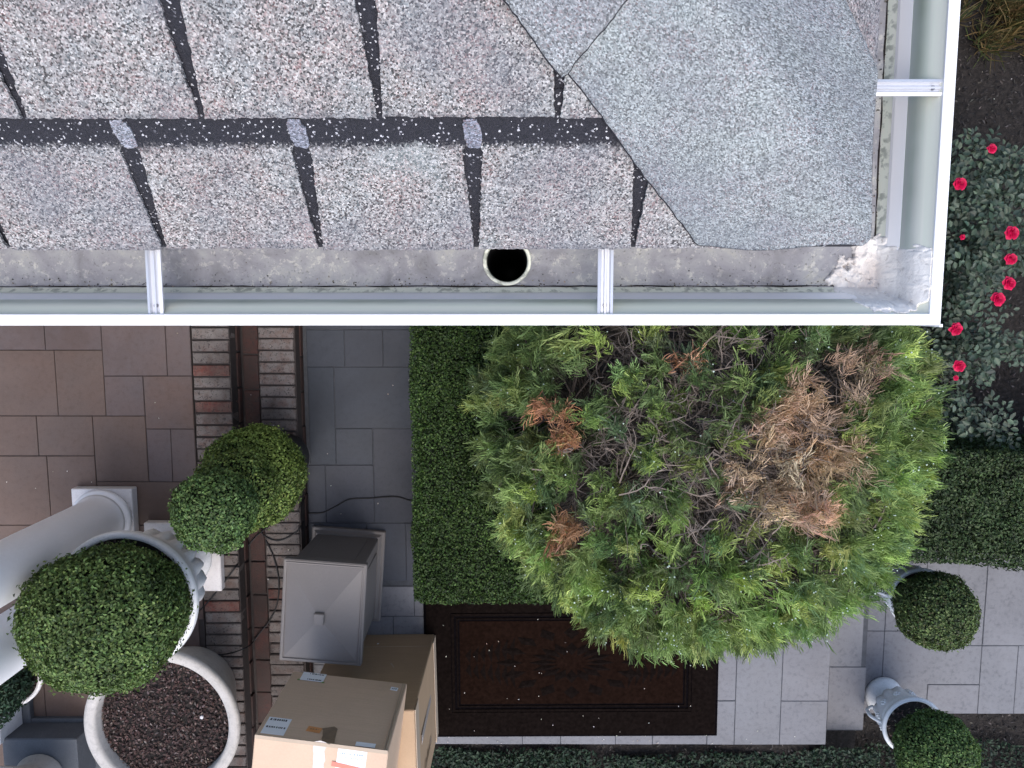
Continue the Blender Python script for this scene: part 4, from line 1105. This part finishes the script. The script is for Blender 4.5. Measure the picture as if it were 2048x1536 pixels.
# ------------------------------------------------------------------ grey bin with a pyramid lid
MAT['bin'] = plain('taupe_plastic', (.20, .182, .172), .5, .4, 0, .05, 8, .04)
bn = thing('garbage_bin', 'grey-brown square bin with a shallow pyramid lid and square knob', 'bin', (-1.03, -1.665, 0), R(-4.5))
hx, hy = .222, .285
bm = bmesh.new(); box(bm, -hx, hx, -hy, hy, 0, .035); bevel(bm, .005); bm_obj('base', bm, MAT['bin'], bn)
bm = bmesh.new(); box(bm, -hx + .018, hx - .018, -hy + .018, hy - .018, .035, .055, (.012, .012)); bm_obj('base_moulding', bm, MAT['bin'], bn)
bm = bmesh.new(); box(bm, -hx + .036, hx - .036, -hy + .036, hy - .036, .055, .555, (-.008, -.008)); bevel(bm, .006); bm_obj('body', bm, MAT['bin'], bn)
for sx, ry in ((hx - .034, 0), (-hx + .034, 0)):
    bm = bmesh.new(); box(bm, sx - .006, sx + .006, -hy + .10, hy - .10, .12, .48); bevel(bm, .004); bm_obj('side_panel', bm, MAT['bin'], bn)
for sy in (hy - .034, -hy + .034):
    bm = bmesh.new(); box(bm, -hx + .09, hx - .09, sy - .006, sy + .006, .12, .48); bevel(bm, .004); bm_obj('side_panel', bm, MAT['bin'], bn)
bm = bmesh.new(); box(bm, -hx, hx, -hy, hy, .555, .600); bevel(bm, .006)
lid = bm_obj('lid', bm, MAT['bin'], bn)
bm = bmesh.new(); w = .024
for a, b, c, d_ in ((-hx + .014, -hx + .020, -hy + .014, hy - .014), (hx - .020, hx - .014, -hy + .014, hy - .014), (-hx + .02, hx - .02, -hy + .014, -hy + .020), (-hx + .02, hx - .02, hy - .020, hy - .014)):
    box(bm, a, b, c, d_, .600, .606)
bm_obj('lid_bead', bm, MAT['bin'], lid)
bm = bmesh.new(); vs = [bm.verts.new(p) for p in ((-hx + w, -hy + w, .601), (hx - w, -hy + w, .601), (hx - w, hy - w, .601), (-hx + w, hy - w, .601))]; ap = bm.verts.new((0, 0, .672))
for i in range(4): bm.faces.new((vs[i], vs[(i + 1) % 4], ap))
bm_obj('lid_top', bm, MAT['bin'], lid)
bm = bmesh.new(); box(bm, -.027, .027, -.032, .032, .655, .690); bevel(bm, .004); bm_obj('knob', bm, MAT['bin'], lid)

# ------------------------------------------------------------------ cardboard boxes
def card_mat(name, c):
    m = M(name, .8, .25); v = m.coord('Object'); n = m.noise(v, 5, 4); mp = m.n('ShaderNodeMapping'); mp.inputs['Scale'].default_value = (2, 2, 60); m.l(v, mp.inputs[0]); n2 = m.noise(mp.outputs[0], 2, 3); n3 = m.noise(v, 120, 3)
    cc_ = m.mix(m.ramp(n, [(.3, 0.), (.7, 1.)]), c, tuple(x * 1.12 for x in c)); cc_ = m.mix(m.ramp(n2, [(.35, .18), (.6, 0.)]), cc_, tuple(x * .7 for x in c)); cc_ = m.mix(m.ramp(n3, [(.3, .12), (.6, 0.)]), cc_, tuple(x * .6 for x in c))
    m.color(cc_); m.bump(m.mix(.5, n, n2), .25, .003); return m.m
MAT['card'] = card_mat('cardboard', (.60, .44, .32)); MAT['card2'] = card_mat('cardboard_brown', (.44, .31, .20)); MAT['cardedge'] = card_mat('cardboard_edge', (.46, .37, .28))
MAT['label'] = plain('label_paper', (.86, .88, .92), .5, .4, 0, .03, 30, .02); MAT['ink'] = plain('black_ink', (.03, .03, .04), .6); MAT['orange'] = plain('orange_sticker', (.70, .32, .12), .5)
MAT['red'] = plain('red_print', (.72, .22, .16), .5); MAT['tape'] = plain('clear_tape', (.62, .56, .52), .15, .6, 0, .15, 25, .3); MAT['brown_tape'] = plain('brown_tape', (.24, .17, .11), .3, .5, 0, .3, 40, .4); MAT['green'] = plain('green_mark', (.12, .32, .05), .5)
def sheet(parent, name, mat, cx, cz, w, h, depth, axis, rot=0, seed=None, jag=0):
    """thin sheet on a box face: axis 'y' = the face towards the house, 'z' = the top, 'x' = right side"""
    bm = bmesh.new(); pts = [(-w / 2, -h / 2), (w / 2, -h / 2), (w / 2, h / 2), (-w / 2, h / 2)]
    if jag:
        r = random.Random(seed); pts = [(x + r.uniform(-jag, jag), y + r.uniform(-jag, jag)) for x, y in densify(pts, .02, .0)]
    c, s = math.cos(rot), math.sin(rot); pts = [(x * c - y * s + cx, x * s + y * c + cz) for x, y in pts]
    f = {'y': lambda a, b, e: (a, depth + e, b), 'z': lambda a, b, e: (a, b, depth + e), 'x': lambda a, b, e: (depth + e, a, b)}[axis]
    top = [bm.verts.new(f(a, b, .0009)) for a, b in pts]; bot = [bm.verts.new(f(a, b, -.0004)) for a, b in pts]
    bm.faces.new(top)
    for i in range(len(pts)): j = (i + 1) % len(pts); bm.faces.new((top[i], bot[i], bot[j], top[j]))
    return bm_obj(name, bm, mat, parent)
def print_bars(parent, cx, cz, w, h, depth, axis, rows, seed, mat=None):
    r = random.Random(seed); bm = bmesh.new(); f = {'y': lambda a, b, e: (a, depth + e, b), 'z': lambda a, b, e: (a, b, depth + e)}[axis]
    for rz, rh in rows:
        x = -w / 2
        while x < w / 2 - .004:
            bw = r.uniform(.0025, .008)
            pts = [(cx + x, cz + rz - rh / 2), (cx + x + bw, cz + rz - rh / 2), (cx + x + bw, cz + rz + rh / 2), (cx + x, cz + rz + rh / 2)]
            bm.faces.new([bm.verts.new(f(a, b, .0016)) for a, b in pts]); x += bw + r.uniform(.002, .006)
    return tag(bm_obj('printing', bm, mat or MAT['ink'], parent), kind='stuff')
# tall lower box
BW, BD, BH = .60, .65, .87
b2 = thing('cardboard_box', 'tall brown cardboard box standing on the landing, under the other box', 'box', (-.491 - BW / 2, -2.060 - BD / 2, 0), R(1.0), 'cardboard boxes')
bm = bmesh.new(); box(bm, -BW / 2, BW / 2, -BD / 2, BD / 2, .003, BH, (.012, .004)); bevel(bm, .005)
bm_obj('carton', bm, MAT['card2'], b2)
for k, (z0_, z1_) in enumerate(((.003, .12), (.755, .868))):
    bm = bmesh.new(); xx = BW / 2 + (.001 if k == 0 else -.0095); 
    box(bm, xx, xx + .004, -BD / 2 + .004, BD / 2 - .004, z0_, z1_); bm_obj('flap', bm, MAT['cardedge'], b2)
sheet(b2, 'flap_line', MAT['cardedge'], 0, .17, BW * .93, .004, BD / 2 - .001, 'y', .0)
sheet(b2, 'scuff', MAT['label'], -.03, .13, .012, .012, BD / 2 - .001, 'y', .3, 4, .002)
sheet(b2, 'scuff', MAT['cardedge'], .10, .40, .010, .055, BD / 2 - .0025, 'y', -.5, 5, .002)
sheet(b2, 'tape', MAT['tape'], .05, .44, .05, .50, BW / 2 - .0045, 'x', .0, 6, .002)
bm = bmesh.new()
for i in range(9):
    zc = .30 + i * .035; poly(bm, [(BW / 2 - .003, -.20, zc), (BW / 2 - .003, -.16 + (i % 3) * .012, zc), (BW / 2 - .0035, -.16 + (i % 2) * .014, zc + .016), (BW / 2 - .0035, -.20, zc + .016)])
tag(bm_obj('printing', bm, MAT['brown_tape'], b2), kind='stuff')
# upper box with labels
UW, UD, UH = .575, .50, .565
b1 = thing('cardboard_box', 'tan cardboard box with white shipping labels stacked on top of the tall one', 'box', (-.832 + -.027, -1.882 - UD / 2, BH + .002), R(-7.2), 'cardboard boxes')
bm = bmesh.new(); box(bm, -UW / 2, UW / 2, -UD / 2, UD / 2, 0, UH); bevel(bm, .004)
for v in bm.verts: v.co.y += .004 * math.sin(v.co.x * 7 + v.co.z * 5)
bm_obj('carton', bm, MAT['card'], b1)
FYb = UD / 2 + .003
def uv_(px, py, z):  return P(px, py, z)
sheet(b1, 'shipping_label', MAT['label'], -.225 + .05, .045, .115, .075, FYb, 'y', .0)
print_bars(b1, -.225 + .065, .045, .075, .075, FYb, 'y', ((.026, .010), (-.026, .010)), 1)
for gx in (-.225 - .012, -.225 + .108): sheet(b1, 'green_mark', MAT['green'], gx, .083, .012, .008, FYb, 'y')
sheet(b1, 'shipping_label', MAT['label'], -.225 + .006, .485, .10, .125, FYb, 'y', .0)
print_bars(b1, -.225 + .006, .485, .082, .12, FYb, 'y', ((-.045, .014), (.012, .012)), 2)
sheet(b1, 'shipping_label', MAT['label'], .232, .065, .036, .030, FYb, 'y', .1)
print_bars(b1, .232, .065, .022, .02, FYb, 'y', ((0, .010),), 3)
sheet(b1, 'sticker', MAT['orange'], -.055, .478, .062, .038, FYb, 'y', .1); print_bars(b1, -.052, .478, .04, .02, FYb + .0008, 'y', ((0, .006),), 5, MAT['brown_tape'])
sheet(b1, 'brown_tape', MAT['brown_tape'], .02, .505, .055, .12, FYb, 'y', -.25, 8, .008)
sheet(b1, 'shipping_label', MAT['label'], .185, .542, .085, .028, FYb, 'y', .0)
for k in range(2):
    bm = bmesh.new(); box(bm, UW / 2 - .022 + k * .009, UW / 2 - .018 + k * .009, FYb - .006, FYb + .0018, .01, UH - .004); bm_obj('corner_crease', bm, MAT['cardedge'], b1)
bm = bmesh.new(); box(bm, -UW / 2 + .002, UW / 2 - .002, UD / 2 - .012, UD / 2 + .005, UH - .002, UH + .003); bm_obj('flap_edge', bm, MAT['cardedge'], b1)
sheet(b1, 'tape', MAT['tape'], .0, .06, .05, .40, UH + .001, 'z', .03, 9, .004)
sheet(b1, 'shipping_label', MAT['label'], .135, .188, .125, .10, UH + .0015, 'z', -.03)
print_bars(b1, .135, .188, .10, .1, UH + .0018, 'z', ((.03, .008), (.012, .004)), 7, plain('blue_ink', (.35, .42, .55), .6))
sheet(b1, 'red_print', MAT['red'], .120, .158, .135, .022, UH + .0024, 'z', -.12)

# ------------------------------------------------------------------ doormat and petals
MAT['mat_dark'] = plain('mat_rubber_black', (.006, .005, .006), 1, 0, 0, .5, 60, .5)
MAT['mat_brown'] = plain('coir_brown', (.014, .0075, .0055), 1, 0, 0, .5, 45, .6)
MAT['mat_mid'] = plain('coir_dark_border', (.0095, .0068, .006), 1, 0, 0, .5, 45, .6)
mx0, mx1 = P(850, 1340, 0).x, P(1436, 1340, 0).x; my0 = P(1140, 1471, 0).y; my1 = my0 + .98
mt = thing('doormat', 'large dark brown doormat with a bordered panel on the landing', 'doormat', ((mx0 + mx1) / 2, (my0 + my1) / 2, 0), R(.4))
a, b = (mx1 - mx0) / 2, (my1 - my0) / 2
bm = bmesh.new(); box(bm, -a, a, -b, b, .002, .012); bevel(bm, .003); bm_obj('backing', bm, MAT['mat_dark'], mt)
def frame(name, a, b, w, z0, z1, mat):
    bm = bmesh.new(); box(bm, -a, a, b - w, b, z0, z1); box(bm, -a, a, -b, -b + w, z0, z1); box(bm, -a, -a + w, -b + w, b - w, z0, z1); box(bm, a - w, a, -b + w, b - w, z0, z1)
    return bm_obj(name, bm, mat, mt)
frame('border', a - .015, b - .015, .15, .011, .016, MAT['mat_mid'])
frame('border_ridge', a - .17, b - .17, .016, .011, .0175, MAT['mat_mid'])
frame('border_ridge', a - .20, b - .20, .010, .011, .0165, MAT['mat_mid'])
bm = bmesh.new(); box(bm, -a + .22, a - .22, -b + .22, b - .22, .011, .015); pn = bm_obj('panel', bm, MAT['mat_brown'], mt)
bm = bmesh.new()
for k in range(16):
    an = 2 * math.pi * k / 16; c, s = math.cos(an), math.sin(an)
    for r0, r1, w_ in ((.05, .14, .020), (.16, .25, .026)):
        p = [(r0, 0), ((r0 + r1) / 2, w_), (r1, 0), ((r0 + r1) / 2, -w_)]
        bt4 = [bm.verts.new(((x * c - y * s) * 1.9, (x * s + y * c) * .95, .0155)) for x, y in p]; tp = bm.verts.new((((r0 + r1) / 2 * c) * 1.9, ((r0 + r1) / 2 * s) * .95, .023))
        for i in range(4): bm.faces.new((bt4[i], bt4[(i + 1) % 4], tp))
for side in (-1, 1):
    for k in range(7):
        x = side * (.36 + .045 * k); h_ = .17 - .012 * k
        for sg in (-1, 1):
            q = [bm.verts.new((x, 0, .0155)), bm.verts.new((x + side * .03, sg * h_ * .5, .0155)), bm.verts.new((x - side * .01, sg * h_, .0155))]; bm.faces.new(q)
bm_obj('leaf_pattern', bm, MAT['mat_mid'], mt)
n = 34; p = np.stack([rng.uniform(-a, a, n), -b + rng.uniform(0, 1, n) ** 1.4 * .8, np.full(n, .026)], 1) + np.array([mt.location[:]])
e = scatter(26, -.5, 1.8, YF + .01, YF + .10, .006, .002); p = np.concatenate([p, e, scatter(60, 2.3, 4.0, -1.1, 2.4, -.33, .01), scatter(16, -2.9, -1.85, -2.4, .1, ZT + .004, .001), scatter(10, -1.2, -.6, -1.3, .1, .004, .001), scatter(14, -1.78, -1.3, -2.2, .1, Z1 + .004, .001)])
o = leaves('fallen_petals', p, np.tile([0, 0, 1.], (len(p), 1)), .010, .006, MAT['petal'], tint_mix(len(p), [(.55, .52, .48), (.35, .30, .26), (.62, .60, .58)], (.4, .35, .25), .2), None, .2)
tag(o, 'tiny pale fallen petals scattered on the doormat and mulch')

# ------------------------------------------------------------------ cords
def cord(label, pts, r=.0042):
    pp_ = [P(x, y, z) + Vector((0, 0, r)) for x, y, z in pts]; s = smooth_path(pp_, 8); o0 = s[0].copy()
    o = tubes('power_cord', [[q - o0 for q in s]], [r], MAT['cord'], None, 6); o.location = o0
    return tag(o, label, 'cord', 'black power cords')
cord('black cord crossing the bluestone walk into the hedge', [(835, 1002, .02), (818, 1000, 0), (790, 993, 0), (740, 996, 0), (700, 998, 0), (672, 1012, 0), (645, 1025, 0), (618, 1026, 0), (607, 1030, .0), (604, 1050, .145), (590, 1066, .152), (565, 1079, .152), (545, 1079, .152), (528, 1070, .152), (522, 1062, .155)])
cord('black cord slanting down from the topiary towards the big urn', [(540, 1050, .17), (510, 1075, .150), (488, 1105, .165), (474, 1130, .300), (452, 1160, .306), (415, 1205, .304), (392, 1228, .304), (370, 1255, .304)])
cord('black cord looping over both brick steps to the round planter', [(532, 1080, .153), (548, 1115, .153), (558, 1160, .153), (555, 1205, .153), (540, 1240, .153), (520, 1265, .153), (505, 1285, .160), (492, 1295, .305), (460, 1306, .306), (425, 1309, .306), (405, 1300, .304)])
cord('thin cable hanging at the edge of the black pot', [(606, 960, .16), (612, 985, .01), (604, 1010, .155), (596, 1022, .155)], .003)
